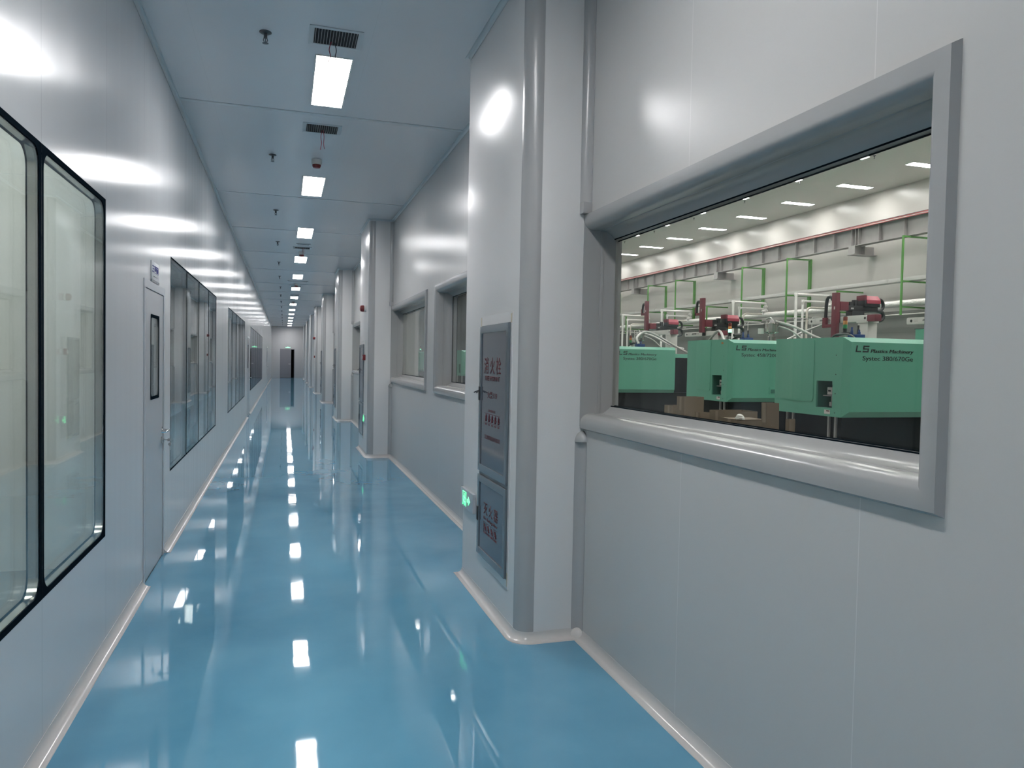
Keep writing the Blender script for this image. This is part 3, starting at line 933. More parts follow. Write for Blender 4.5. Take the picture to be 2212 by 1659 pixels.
vl = {7.27: 'louvred ceiling vent between the first two lamp panels', 15.28: 'louvred ceiling vent ahead of the fourth lamp panel',
      23.7: 'louvred ceiling vent ahead of the sixth lamp panel', 27.0: 'louvred ceiling vent behind the sixth lamp panel'}
for y, lb in vl.items():
    o = dup(v1); o.location = (0.323, y, H)
    tag(o, lb, 'vent', 'louvred vents in the corridor ceiling')
# slim slot vents
for y, x0, x1, lb in ((14.75, 0.20, 0.46, 'short slot vent behind the third lamp panel'), (22.05, 0.066, 0.631, 'long thin slot vent behind the fifth lamp panel'), (39.9, 0.11, 0.69, 'faint thin slot vent far along the ceiling')):
    root = tag(empty('slot_vent', ((x0 + x1) / 2, y, H)), lb, 'vent')
    MB().box(x0, x1, y - 0.06, y + 0.06, H - 0.012, H).build('housing', 'ceiling_trim', root, bevel=0.003)
    MB().box(x0 + 0.02, x1 - 0.02, y - 0.02, y + 0.02, H - 0.0135, H - 0.012).build('slot', 'dark_void', root)

# loose wires hanging out of the vents
def wires(x, y, L, label, sep=0.0):
    root = tag(empty('hanging_wire', (x, y, H)), label, 'wire', 'loose wires hanging from the ceiling vents')
    for k, (dx, m_) in enumerate(((-0.012 - sep, 'red_wire'), (0.012 + sep, 'red_wire' if sep == 0 else 'black_plastic'))):
        pts = [(x + dx * 0.5, y, H), (x + dx * 1.2, y + 0.01, H - L * 0.35), (x + dx * 0.8, y - 0.01, H - L * 0.7), (x + dx * 1.6, y + 0.004, H - L * (1.0 - 0.06 * k))]
        MB().tube(spline(pts, 6), 0.0032, 6).build('strand', m_, root)
wires(0.30, 5.26, 0.15, 'two thin wires hanging from the nearest ceiling vent', 0.008)
wires(0.33, 7.30, 0.19, 'red wires dangling from the second ceiling vent')
wires(0.34, 15.28, 0.24, 'red wires dangling from the vent behind the third lamp')

# detectors: white dome with a red lower cap
for y, lb in ((8.42, 'white and red round sounder on the ceiling before the second lamp panel'), (15.9, 'small red-capped sounder before the fourth lamp panel'), (22.9, 'tiny red-capped sounder before the sixth lamp panel'), (30.2, 'tiny red-capped sounder before the eighth lamp panel')):
    root = tag(empty('ceiling_sounder', (0.32, y, H)), lb, 'alarm', 'round sounders on the corridor ceiling')
    MB().lathe((0.32, y, H), [(0.055, 0), (0.056, -0.03), (0.052, -0.055), (0.044, -0.058)], 'Z', 24).build('base', 'white_plastic', root)
    MB().lathe((0.32, y, H - 0.056), [(0.047, 0), (0.045, -0.018), (0.036, -0.034), (0.02, -0.038)], 'Z', 24).build('cap', 'red_plastic', root)

# sprinkler heads
def make_sprinkler(x, y, z):
    root = empty('sprinkler', (x, y, z))
    MB().lathe((x, y, z), [(0.040, 0), (0.040, -0.004), (0.030, -0.010), (0.012, -0.012), (0.012, -0.030)], 'Z', 20).build('escutcheon', 'sprinkler_metal', root)
    mb = MB().lathe((x, y, z - 0.028), [(0.011, 0), (0.013, -0.008), (0.009, -0.014)], 'Z', 12)
    for s_ in (-1, 1):
        mb.tube([(x + s_ * 0.009, y, z - 0.038), (x + s_ * 0.014, y, z - 0.055), (x + s_ * 0.004, y, z - 0.072)], 0.003, 6)
    mb.tube([(x, y, z - 0.038), (x, y, z - 0.072)], 0.0028, 6)
    mb.build('frame_arms', 'sprinkler_metal', root)
    MB().lathe((x, y, z - 0.072), [(0.018, 0), (0.021, -0.002), (0.006, -0.004)], 'Z', 16).build('deflector', 'sprinkler_metal', root)
    return root
sp0 = make_sprinkler(-0.14, 5.26, H)
for i in range(16):
    y = 5.26 + 3.13 * i
    o = sp0 if i == 0 else dup(sp0)
    o.location = (-0.14, y, H)
    tag(o, '%s pendent sprinkler head from the camera along the corridor ceiling' % ORD[i], 'sprinkler', 'sprinkler heads along the corridor ceiling')

# ------------------------------------------------------------------ room behind the left-hand windows
struct(MB().box(-2.7, XL - 0.05, Y0, YE, -0.1, 0).build('floor', 'hall_floor_paint'), 'floor of the room behind the left-hand windows', 'floor')
struct(MB().box(-2.7, XL - 0.05, Y0, YE, 3.7, 3.8).build('ceiling', 'side_panel'), 'ceiling of the room behind the left-hand windows', 'ceiling')
mb = MB().box(-2.8, -2.7, Y0, YE, 0, 3.7).box(-2.7, XL - 0.05, Y0 - 0.1, Y0, 0, 3.7).box(-2.7, XL - 0.05, YE, YE + 0.1, 0, 3.7).box(-2.7, XL - 0.05, 6.0, 6.1, 0, 3.7)  # last box: unseen partition added to keep the room past the first window dimmer
struct(mb.build('wall_side_room', 'side_panel'), 'pale walls behind the left-hand windows, with an unseen partition added to block light', 'wall')
sl = None
for i, y in enumerate((-2.5, 1.5, 4.6, 16.0, 40.0)):  # unseen lamps added to set the brightness behind the left windows
    o = make_light(-1.8, y, 0.28, 1.1, 3.7, 'side_fill_diffuser') if sl is None else dup(sl)
    sl = sl or o
    o.location = (-1.8, y, 3.7)
    tag(o, '%s unseen lamp panel added to brighten the room behind the left-hand windows' % ORD[i], 'ceiling light', 'unseen lamp panels added to brighten the left side room')

# ------------------------------------------------------------------ machine hall shell
struct(MB().box(XRH - 0.02, XF, -6, 56, -0.1, 0).build('floor', 'hall_floor_paint'), 'grey floor of the machine hall', 'floor')
struct(MB().box(XRH - 0.03, XF + 0.1, -6.1, 56.1, HH, HH + 0.1).build('ceiling', 'hall_ceiling_panel'), 'warm grey ceiling of the machine hall', 'ceiling')
struct(MB().box(XF, XF + 0.1, -6, 56, 0, HH).build('wall_hall_far', 'hall_panel'), 'pale satin far wall of the machine hall', 'wall')
struct(MB().box(XRH - 0.03, XF, 56, 56.1, 0, HH).build('wall_hall_end', 'hall_panel'), 'pale end wall of the machine hall', 'wall')
struct(MB().box(XRH - 0.03, XF, -6.1, -6, 0, HH).build('wall_hall_near', 'hall_panel'), 'near end wall of the machine hall', 'wall')

panel_mat('hall_lower_shade', (0.24, 0.235, 0.225), 0.35, [('Z', 0.5, 0.42, 0.012)], line=0.8)  # shade and dark reflection painted as a grey sheet; faint horizontal joints are real
struct(MB().box(XF - 0.03, XF, -6, 56, 0, 3.22).build('wall_lower_shade', 'hall_lower_shade'), 'dark sheet painting shade and reflection on the lower hall far wall', 'wall')

# hall lamps
hl = None
row_words = {0: 'against the far wall', 1: 'in the second row from the far wall', 2: 'in the third row from the far wall', 3: 'in the middle of the hall', 4: 'over the machine fronts', 5: 'nearest the window wall'}
for r, x in enumerate((15.9, 13.42, 10.9, 8.4, 5.9, 3.6)):
    for i in range(15):
        y = 2.72 + 2.49 * i
        if r >= 2 and i % 2: continue
        o = make_light(x, y, 1.1, 0.26, HH, 'hall_diffuser') if hl is None else dup(hl)
        hl = hl or o
        o.location = (x, y, HH)
        tag(o, '%s hall lamp panel %s' % (ORD[i], row_words[r]), 'ceiling light', 'lamp panels of the machine hall')
for i, (x, y) in enumerate([(14.0, 14.93), (14.02, 17.72), (14.08, 20.43), (14.09, 23.5), (14.05, 26.4), (14.1, 29.15)]):
    o = dup(sp0); o.location = (x, y, HH)
    tag(o, '%s sprinkler head on the hall ceiling, counted from the right of the window' % ORD[i], 'sprinkler', 'sprinkler heads on the hall ceiling')

# ------------------------------------------------------------------ crane girder, corbels, tray, pipes, hangers
root = tag(empty('crane_girder', (16.4, 25, 5.2)), 'long grey steel crane girder with stiffeners along the hall wall', 'crane girder')
gx0, gx1, gz0, gz1 = 16.27, 16.52, 5.20, 5.73
MB().box(16.385, 16.405, 8, 50, gz0, gz1).build('web', 'girder_grey', root)
MB().box(gx0, gx1, 8, 50, gz0, gz0 + 0.018).build('flange', 'girder_grey', root)
MB().box(gx0, gx1, 8, 50, gz1 - 0.018, gz1).build('flange', 'girder_grey', root)
for i in range(46):
    y = 9.0 + 0.9 * i
    MB().box(gx0 + 0.008, 16.385, y - 0.009, y + 0.009, gz0 + 0.018, gz1 - 0.018).build('stiffener', 'girder_grey', root)
for yb in (10.79, 18.03, 25.25, 32.45, 39.7, 46.9):
    for d in (-0.16, 0.12):
        MB().box(gx0 + 0.004, 16.385, yb + d, yb + d + 0.02, gz0 + 0.018, gz1 - 0.018).build('stiffener', 'girder_grey', root)
rl = MB()
for dz in (0.0, 0.030):
    rl.box(16.22, 16.255, 8, 50, 5.70 + dz * 1.6, 5.722 + dz * 1.6)
rl.build('conductor_rail', 'rail_red', root)
MB().box(16.24, 16.29, 8, 50, 5.772, 5.79).build('rail', 'black_plastic', root)
for i, yb in enumerate((10.79, 18.03, 25.25, 32.45)):
    root = tag(empty('corbel', (16.6, yb, 4.9)), ['steel corbel under the crane girder, hidden at the right', 'steel corbel under the girder, largest in the window', 'steel corbel under the girder at the middle of the window', 'steel corbel under the girder at the left of the window'][i], 'corbel', 'corbels carrying the crane girder')
    MB().box(16.2, XF, yb - 0.009, yb + 0.009, 4.95, gz0).build('web', 'girder_grey', root)
    MB().box(16.14, XF, yb - 0.14, yb + 0.14, 4.925, 4.945).build('flange', 'girder_grey', root)
    MB().box(16.18, 16.20, yb - 0.13, yb + 0.13, 4.945, gz0).build('stiffener', 'girder_grey', root)
    MB().box(16.55, 16.57, yb - 0.13, yb + 0.13, 4.945, gz0).build('stiffener', 'girder_grey', root)

root = tag(empty('cable_tray', (16.4, 25, 3.93)), 'long pale cable tray carried on the green hangers', 'cable tray')
MB().box(16.28, 16.56, 4, 50, 3.965, 4.07).build('trough', 'tray_grey', root, bevel=0.004)
mb = MB()
for i in range(24):
    y = 5.0 + 1.95 * i
    mb.box(16.27, 16.57, y, y + 0.04, 3.99, 4.078)
mb.build('cover_clip', 'tray_grey', root)

random.seed(3)
pts, rad = [], []
y = 4.0
while y < 50:
    pts.append((16.36, y, 3.37 + random.uniform(-0.004, 0.004)))
    rad.append(0.088 + random.uniform(-0.006, 0.006))
    y += 0.16
root = tag(empty('insulated_pipe', (16.36, 25, 3.36)), 'long foil-wrapped insulated pipe along the hall wall', 'pipe')
MB().tube(pts, 0.09, 12, radii=rad).build('foil_wrap', 'foil_wrap', root, sharp=60)
root = tag(empty('insulated_pipe', (16.62, 25, 3.36)), 'second foil-wrapped pipe behind the first along the hall wall', 'pipe')
MB().tube([(16.64, a, b_ + 0.0) for (x, a, b_) in pts], 0.075, 12, radii=[r * 0.85 for r in rad]).build('foil_wrap', 'foil_wrap', root, sharp=60)
root = tag(empty('thin_pipe', (16.3, 20, 3.05)), 'thin pale pipe running below the foil-wrapped pipe', 'pipe')
MB().tube([(16.3, 4, 3.055), (16.3, 50, 3.055)], 0.016, 8).build('tube', 'robot_white', root)

def hanger(y, tall, label):
    root = tag(empty('pipe_hanger', (16.04, y, 3.0)), label, 'pipe hanger', 'green steel hangers on the hall wall')
    t = 0.022
    if tall:
        zt = 5.18
        MB().box(16.04 - t, 16.04 + t, y - t, y + t, 3.02, zt).build('post', 'hanger_green', root)
        MB().box(16.93, 16.998, y - 0.055, y + 0.055, 3.50, zt).build('post', 'hanger_green', root)
        for z in (zt - t, 3.94, 3.24):
            MB().box(16.04 + t, 16.93, y - t, y + t, z - t, z + t).build('crossbar', 'hanger_green', root)
    else:
        zt = 3.89
        MB().box(16.04 - t, 16.04 + t, y - t, y + t, 3.02, zt).build('post', 'hanger_green', root)
        for z in (zt - t, 3.24):
            MB().box(16.04 + t, 16.998, y - t, y + t, z - t, z + t).build('crossbar', 'hanger_green', root)
for y, tall, w in ((13.6, True, 'tall green hanger hidden right of the window view'), (15.97, True, 'tall green hanger farthest right in the window'), (18.4, False, 'short green hanger behind the nearest robot'), (20.78, True, 'second tall green hanger from the right of the window'),
                   (23.3, True, 'third tall green hanger from the right of the window'), (25.6, False, 'short green hanger behind the middle robot'), (28.1, True, 'fourth tall green hanger from the right of the window'),
                   (30.59, True, 'fifth tall green hanger from the right of the window'), (32.8, False, 'short green hanger at the left of the window'), (35.5, True, 'tall green hanger farthest left in the window')):
    hanger(y, tall, w)

def risers(y, label):
    root = tag(empty('branch_pipes', (15.06, y, 1.9)), label, 'pipes', 'foil-wrapped branch pipes dropping to the machines')
    for x, z, r, xe in ((15.03, 3.78, 0.045, 16.36), (15.28, 3.58, 0.036, 16.28)):
        MB().tube([(x, y, 1.4), (x, y, z)], r, 10).build('pipe', 'foil_wrap', root)
        MB().tube(fillet([(x, y, z), (xe, y, z), (xe, y, 3.38)], 0.04, 3), r, 10).build('pipe', 'foil_wrap', root)
        MB().lathe((x, y, z - 0.05), [(r + 0.012, 0), (r + 0.02, 0.05), (r + 0.008, 0.1)], 'Z', 10).build('elbow', 'foil_wrap', root)
        for zz in (3.66, 3.52) if x < 15.1 else (3.50,):
            MB().lathe((xe, y, zz), [(0.05, -0.05), (0.085, -0.02), (0.085, 0.02), (0.05, 0.05)], 'Z', 8).build('valve', 'foil_wrap', root)
    MB().tube(fillet([(15.44, y, 1.4), (15.44, y, 3.39), (16.2, y, 3.39)], 0.16, 6), 0.034, 10).build('pipe', 'pipe_cream', root)
    MB().tube(fillet([(15.66, y + 0.02, 1.4), (15.66, y + 0.02, 3.1), (16.2, y + 0.02, 3.1)], 0.05, 4), 0.012, 8).build('pipe', 'robot_white', root)
    MB().box(14.92, 15.55, y - 0.03, y + 0.03, 3.03, 3.06).build('clamp', 'galvanised', root)
for y, w in ((19.0, 'branch pipes right behind the nearest robot beam'), (22.3, 'branch pipes above the middle green machine'), (27.4, 'branch pipes behind the left robot arm'), (31.1, 'branch pipes farthest left in the window'), (11.5, 'branch pipes hidden right of the window')):
    risers(y, w)

# ------------------------------------------------------------------ injection moulding machines
def machine(X0, Yn, zt, zb, L, W, model, label, group, detail=True, lit=False, handle=False, logo_dx=0.0):
    root = tag(empty('moulding_machine', (X0, Yn, 0)), label, 'machine', group)
    B = MB
    # dark base frame with feet
    B().box(X0 + 0.12, X0 + 6.9, Yn + 0.12, Yn + W - 0.12, 0.06, zb).build('base_frame', 'machine_base', root)
    for fx in (0.4, 2.6, 4.8, 6.6):
        for fy in (0.22, W - 0.22):
            B().lathe((X0 + fx, Yn + fy, 0), [(0.09, 0), (0.09, 0.03), (0.04, 0.035), (0.04, 0.07)], 'Z', 12).build('foot', 'machine_base', root)
    for py in (0.22, 0.36, 1.16, 1.30):
        if py < W - 0.1:
            B().box(X0 + 0.09, X0 + 0.12, Yn + py - 0.018, Yn + py + 0.018, 0.06, zb).build('rail', 'galvanised', root)
    # clamp cover body: hollow-looking end face with a service recess
    ry0, ry1, rz0, rz1 = Yn + 0.19, Yn + 0.53, zb + 0.125, zb + 0.52
    mb = B()
    slab_with_holes(mb, 'X', X0, X0 + 0.03, Yn + 0.012, Yn + W, zb, zt, [(ry0, ry1, rz0, rz1)])
    body = mb.build('end_panel', 'machine_green', root)
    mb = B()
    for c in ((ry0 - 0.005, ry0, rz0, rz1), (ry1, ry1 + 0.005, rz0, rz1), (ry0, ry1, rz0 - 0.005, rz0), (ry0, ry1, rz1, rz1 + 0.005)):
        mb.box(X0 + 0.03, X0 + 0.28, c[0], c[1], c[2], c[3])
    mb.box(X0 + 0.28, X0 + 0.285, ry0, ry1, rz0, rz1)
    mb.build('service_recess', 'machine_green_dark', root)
    if detail:
        B().box(X0 + 0.10, X0 + 0.2, ry0 + 0.12, ry0 + 0.22, rz0 + 0.19, rz0 + 0.30).build('control_box', 'robot_white', root, bevel=0.005)
        B().box(X0 + 0.098, X0 + 0.10, ry0 + 0.145, ry0 + 0.2, rz0 + 0.235, rz0 + 0.262).build('display', 'black_plastic', root)
        B().box(X0 + 0.06, X0 + 0.24, ry0 + 0.04, ry0 + 0.26, rz0 + 0.17, rz0 + 0.18).build('shelf', 'brushed_steel', root)
        mb = B().lathe((X0 + 0.14, ry0 + 0.15, rz0 + 0.02), [(0.045, 0), (0.045, 0.06), (0.02, 0.065), (0.02, 0.14)], 'Z', 12)
        mb.lathe((X0 + 0.14, ry0 + 0.06, rz0 + 0.03), [(0.025, 0), (0.025, 0.1)], 'Z', 10)
        mb.build('valve', 'galvanised', root)
        B().tube(spline([(X0 + 0.14, ry0 + 0.18, rz0 + 0.3), (X0 + 0.13, ry0 + 0.14, rz0 + 0.35), (X0 + 0.12, ry0 + 0.1, rz0 + 0.39)], 5), 0.006, 6).build('cable', 'black_plastic', root)
        B().box(X0 - 0.002, X0, Yn + 0.225, Yn + 0.345, zb + 0.035, zb + 0.095).build('warning_label', 'robot_white', root)
        B().box(X0 - 0.003, X0 - 0.0018, Yn + 0.235, Yn + 0.30, zb + 0.072, zb + 0.088).build('warning_stripe', 'letter_red', root)
        mb = B()
        for z in (zb + 0.06, zb + 0.34, zb + 0.62, zb + 0.9):
            mb.lathe((X0, Yn + 0.13, z), [(0.008, 0), (0.008, -0.004)], 'X', 8)
        mb.build('bolt', 'letter_black', root)
        # access panel with rounded lower corners, slightly raised
        ap = rounded(Yn + 0.59, Yn + 1.14, zb + 0.19, zt - 0.01, 0.06)
        B().extrude([(X0, p[0], p[1]) for p in ap], (-0.008, 0, 0)).build('access_panel', 'machine_green', root, bevel=0.003)
    B().box(X0 + 0.03, X0 + L, Yn + 0.012, Yn + 0.03, zb, zt).build('side_panel', 'machine_green', root)
    B().box(X0 + 0.03, X0 + L, Yn + W - 0.02, Yn + W, zb, zt).build('side_panel', 'machine_green', root)
    B().box(X0 + 0.03, X0 + L, Yn + 0.03, Yn + W - 0.02, zt - 0.02, zt).build('top_panel', 'machine_green', root)
    B().box(X0 + L - 0.02, X0 + L, Yn + 0.03, Yn + W - 0.02, zb, zt - 0.02).build('rear_panel', 'machine_base', root)
    # pillow-shaped safety door on the operator side
    i_, dpt = 0.085, 0.062
    ox0, ox1 = X0, X0 + L
    o4 = [(ox0, Yn + 0.012, zb), (ox1, Yn + 0.012, zb), (ox1, Yn + 0.012, zt), (ox0, Yn + 0.012, zt)]
    i4 = [(ox0 + i_, Yn - dpt, zb + i_), (ox1 - 0.02, Yn - dpt, zb + i_), (ox1 - 0.02, Yn - dpt, zt - i_ * 0.8), (ox0 + i_, Yn - dpt, zt - i_ * 0.8)]
    door = B().add(o4 + i4, [(4, 5, 6, 7)] + [(j, (j + 1) % 4, 4 + (j + 1) % 4, 4 + j) for j in range(4)] + [(3, 2, 1, 0)]).build('safety_door', 'machine_green', root, sharp=10)
    yt = Yn - dpt
    if detail and model:
        h0 = zt - 0.214
        # wide-set logo letters
        mb = B()
        lx, lz, s = X0 + 0.16 + logo_dx, zt - 0.212, 0.095
        sh = lambda u, v: (lx + u * s + v * s * 0.18, yt - 0.0008, lz + v * s)
        for poly in ([(0, 0), (1.0, 0), (1.0, 0.2), (0.24, 0.2), (0.24, 1.0), (0, 1.0)],
                     [(1.3, 0), (2.4, 0), (2.4, 0.6), (1.52, 0.6), (1.52, 0.8), (2.4, 0.8), (2.4, 1.0), (1.3, 1.0), (1.3, 0.41), (2.18, 0.41), (2.18, 0.2), (1.3, 0.2)]):
            mb.extrude([sh(*p) for p in poly], (0, -0.0015, 0))
        mb.build('logo', 'letter_black', door)
        text('lettering', 'Plastics Machinery', (X0 + 0.425 + logo_dx, yt, zt - 0.232), (1, 0, 0), (0, 0, 1), 0.78, 0.066, 'letter_black', door, shear=0.25, strike=0.007)
        text('lettering', model, (X0 + 0.29 + logo_dx, yt, zt - 0.350), (1, 0, 0), (0, 0, 1), 0.91, 0.085, 'letter_black', door, strike=0.002)
    if handle:
        hx, hz = X0 + 0.93, zb + 0.17
        B().box(hx, hx + 0.26, yt - 0.012, yt, hz, hz + 0.13).build('handle_plate', 'machine_green', door, bevel=0.004)
        B().box(hx + 0.03, hx + 0.26, yt - 0.016, yt - 0.012, hz + 0.01, hz + 0.085).build('grip', 'machine_green_dark', door)
    # clamp unit, platen and injection unit behind the cover
    B().box(X0 + L, X0 + 3.6, Yn + 0.3, Yn + W - 0.2, zb, zt - 0.25).build('clamp_unit', 'machine_base', root, bevel=0.02)
    B().box(X0 + 3.6, X0 + 6.6, Yn + 0.12, Yn + W - 0.12, zb, zt - 0.12).build('injection_cover', 'machine_green', root, bevel=0.02)
    return root
G_M = 'green injection moulding machines in the hall'
machine(7.65, 8.62, 2.0, 0.84, 2.6, 1.50, 'Systec 380/670Ge', 'nearest green moulding machine, lettered 380/670Ge, at the right of the window', G_M)
machine(8.29, 12.44, 2.07, 0.84, 2.3, 1.50, 'Systec 458/720Ge', 'middle green moulding machine lettered 458/720, with orange mark on its corner', G_M, handle=True, logo_dx=-0.02)
machine(7.62, 16.5, 1.98, 0.83, 1.83, 1.50, 'Systec 380/670Ge', 'left green moulding machine, lettered 380/670Ge, cut by the window frame', G_M, logo_dx=0.075)
for i, y in enumerate((20.4, 24.3, 28.3, 32.3, 36.3, 40.2, 43.6)):
    machine(7.65, y, 2.0, 0.84, 2.4, 1.50, '', 'green moulding machine in the hall, %s beyond the left lettered one' % ORD[i], G_M, detail=False)
machine(7.65, 4.6, 2.0, 0.84, 2.6, 1.50, '', 'green moulding machine hidden beside the near end of the window', G_M, detail=False)
# orange stop mark on the middle machine corner
root = tag(MB().box(8.284, 8.29, 12.60, 12.66, 1.98, 2.015).build('orange_sticker', 'lamp_amber'), 'tiny orange sticker at the top corner of the middle machine', 'sticker')
# raised green box behind the nearest machine
root = tag(empty('platen_cover', (10.5, 9.2, 1.9)), 'small green cover box standing under the rightmost robot beam', 'cover box')
MB().box(10.5, 11.3, 9.25, 10.12, 1.75, 2.25).build('box', 'machine_green', root, bevel=0.008)
MB().box(10.495, 11.3, 9.25, 10.14, 2.25, 2.262).build('lid', 'machine_green_dark', root)

# ------------------------------------------------------------------ take-out robots
def robot(X, Yn, Yf, z0, z1, ym, zmt, label, mast_low, arm_y, arm_z, zbase):
    """beam from Yn to Yf at height z0..z1, mast at ym up to zmt."""
    root = tag(empty('takeout_robot', (X, Yn, zbase)), label, 'robot', 'take-out robots above the machines')
    B = MB
    B().box(X + 0.02, X + 0.26, Yn - 0.02, Yn + 0.26, zbase, z0).build('column', 'robot_white', root, bevel=0.012)
    B().box(X + 0.0, X + 0.28, Yn - 0.04, Yn + 0.28, z0 - 0.03, z0).build('flange', 'robot_white', root)
    pr = rounded(Yn, Yf, z0, z1, 0.03, 4)
    beam = B().extrude([(X, p[0], p[1]) for p in pr], (0.14, 0, 0)).build('traverse_beam', 'robot_white', root, bevel=0.004)
    B().box(X - 0.002, X + 0.16, Yn - 0.235, Yn - 0.01, z0 - 0.01, z1).build('end_cover', 'robot_maroon', root, bevel=0.02)
    zc = (z0 + z1) / 2
    for y in (Yn + 0.045, Yf - 0.11):
        B().lathe((X, y, zc), [(0.027, 0.001), (0.027, -0.002)], 'X', 16).build('end_plug', 'letter_black', beam)
    text('lettering', 'HENTREK', (X, Yf - 0.37, zc - 0.012), (0, -1, 0), (0, 0, 1), 0.25, 0.038, 'letter_black', beam, shear=0.3, bold=0.03)
    text('lettering', 'Y.S', (X, Yf - 0.645, zc - 0.012), (0, -1, 0), (0, 0, 1), 0.07, 0.034, 'letter_black', beam, bold=0.0)
    mb = B()
    for r in range(3):
        mb.box(X, X - 0.001, Yf - 0.17 - 0.0, Yf - 0.26, zc + 0.028 - 0.022 * r, zc + 0.034 - 0.022 * r)
    mb.build('nameplate', 'girder_grey', beam)
    # vertical maroon mast with cable loop
    B().box(X - 0.12, X - 0.03, ym - 0.075, ym + 0.075, mast_low, zmt).build('mast', 'robot_maroon', root, bevel=0.006)
    B().box(X - 0.03, X, ym - 0.06, ym + 0.06, z0, z1 + 0.1).build('slide', 'black_plastic', root)
    lp = [(X - 0.07, ym + 0.11, zmt - 0.14), (X - 0.07, ym + 0.16, zmt - 0.08), (X - 0.07, ym + 0.25, zmt - 0.10), (X - 0.07, ym + 0.29, zmt - 0.22), (X - 0.07, ym + 0.30, zmt - 0.42)]
    if mast_low < z0 - 0.1:
        lp.append((X - 0.07, ym + 0.31, z0 + 0.05))
        B().box(X - 0.11, X - 0.04, ym + 0.07, ym + 0.36, z0 - 0.10, z0 - 0.03).box(X - 0.11, X - 0.04, ym + 0.26, ym + 0.36, z0 - 0.03, z0 + 0.12).build('loop_bracket', 'robot_maroon', root)
    else:
        B().box(X - 0.11, X - 0.04, ym + 0.07, ym + 0.34, zmt - 0.46, zmt - 0.39).box(X - 0.11, X - 0.04, ym + 0.28, ym + 0.34, zmt - 0.46, zmt - 0.25).build('loop_bracket', 'robot_maroon', root)
    B().tube(spline(lp, 6), 0.036, 8).build('cable_chain', 'black_plastic', root)
    B().box(X - 0.124, X - 0.12, ym - 0.03, ym - 0.0, zmt - 0.36, zmt - 0.30).build('label_plate', 'robot_white', root)
    # kick arm along X, on the beam, with maroon motor hood and cable loops
    a = arm_y
    B().box(X - 0.03, X + 0.19, a - 0.09, a + 0.09, arm_z + 0.0, arm_z + 0.19).build('carriage', 'robot_maroon', root, bevel=0.008)
    B().box(X + 0.17, X + 0.98, a - 0.08, a + 0.08, arm_z + 0.0, arm_z + 0.115).build('kick_arm', 'black_plastic', root, bevel=0.008)
    B().box(X + 0.28, X + 0.60, a - 0.10, a + 0.10, arm_z - 0.11, arm_z + 0.0).build('carriage_base', 'black_plastic', root, bevel=0.008)
    B().box(X + 0.25, X + 0.36, a - 0.05, a + 0.05, arm_z + 0.115, arm_z + 0.2).box(X + 0.38, X + 0.47, a - 0.045, a + 0.045, arm_z + 0.115, arm_z + 0.245).build('motor', 'black_plastic', root, bevel=0.006)
    B().box(X + 0.255, X + 0.33, a - 0.084, a - 0.08, arm_z + 0.035, arm_z + 0.07).build('label_plate', 'girder_grey', root)
    B().box(X + 0.57, X + 0.99, a - 0.13, a + 0.10, arm_z + 0.10, arm_z + 0.245).build('motor_housing', 'black_plastic', root, bevel=0.01)
    B().extrude([(X + 0.62, a - 0.15, arm_z + 0.17), (X + 0.62, a - 0.14, arm_z + 0.25), (X + 0.62, a - 0.06, arm_z + 0.345), (X + 0.62, a + 0.11, arm_z + 0.345), (X + 0.62, a + 0.11, arm_z + 0.17)], (0.37, 0, 0)).build('hood', 'robot_maroon_bright', root, bevel=0.008)
    B().box(X + 0.565, X + 0.625, a - 0.13, a + 0.11, arm_z + 0.235, arm_z + 0.35).build('hood_side', 'robot_maroon', root, bevel=0.008)
    B().tube(spline([(X + 0.98, a, arm_z + 0.28), (X + 1.12, a, arm_z + 0.27), (X + 1.19, a, arm_z + 0.18), (X + 1.16, a, arm_z + 0.07), (X + 0.98, a, arm_z + 0.03)], 6), 0.036, 8).build('cable_chain', 'black_plastic', root)
    B().tube(spline([(X + 0.70, a, arm_z + 0.02), (X + 1.08, a, arm_z + 0.03), (X + 1.20, a, arm_z - 0.05), (X + 1.15, a, arm_z - 0.17), (X + 0.92, a, arm_z - 0.20)], 6), 0.042, 8).build('cable_chain', 'black_plastic', root)
    return root
robot(11.44, 12.26, 14.02, 2.525, 2.657, 13.07, 3.17, 'nearest robot with white beam and maroon mast, right of centre', 2.20, 13.07, 2.79, 1.825)
robot(10.80, 16.70, 18.33, 2.34, 2.455, 17.33, 3.35, 'middle robot with white beam and tall maroon mast', 2.42, 17.33, 2.58, 1.735)
robot(11.50, 20.42, 22.27, 2.495, 2.632, 21.85, 3.62, 'left robot with white beam and maroon mast', 2.66, 21.75, 2.70, 1.885)
r0 = robot(11.44, 9.3, 11.24, 2.41, 2.54, 8.7, 3.1, 'robot cut off by the right edge of the window, white beam showing', 2.20, 8.7, 2.68, 1.885)

# ------------------------------------------------------------------ tower lamps, valve clusters, hoppers, hoses
def tower(x, y, z, label, lit, s=1.0, stem=0.12):
    root = tag(empty('tower_lamp', (x, y, z)), label, 'signal lamp', 'signal lamps on the machines')
    MB().lathe((x, y, z), [(0.03 * s, 0), (0.03 * s, 0.05 * s), (0.034 * s, 0.055 * s), (0.034 * s, 0.07 * s)], 'Z', 14).build('base', 'black_plastic', root)
    for k, (m_, nm) in enumerate((('lamp_green_lit' if lit else 'lamp_green', 'green_lens'), ('lamp_amber', 'amber_lens'), ('lamp_red', 'red_lens'))):
        z_ = z + (0.07 + 0.062 * k) * s
        MB().lathe((x, y, z_), [(0.034 * s, 0), (0.034 * s, 0.055 * s), (0.030 * s, 0.062 * s)], 'Z', 14).build(nm, m_, root)
    MB().lathe((x, y, z + 0.256 * s), [(0.034 * s, 0), (0.02 * s, 0.012 * s)], 'Z', 14).build('cap', 'black_plastic', root)
    MB().tube([(x, y, z - stem), (x, y, z)], 0.012, 8).build('stem', 'brushed_steel', root)
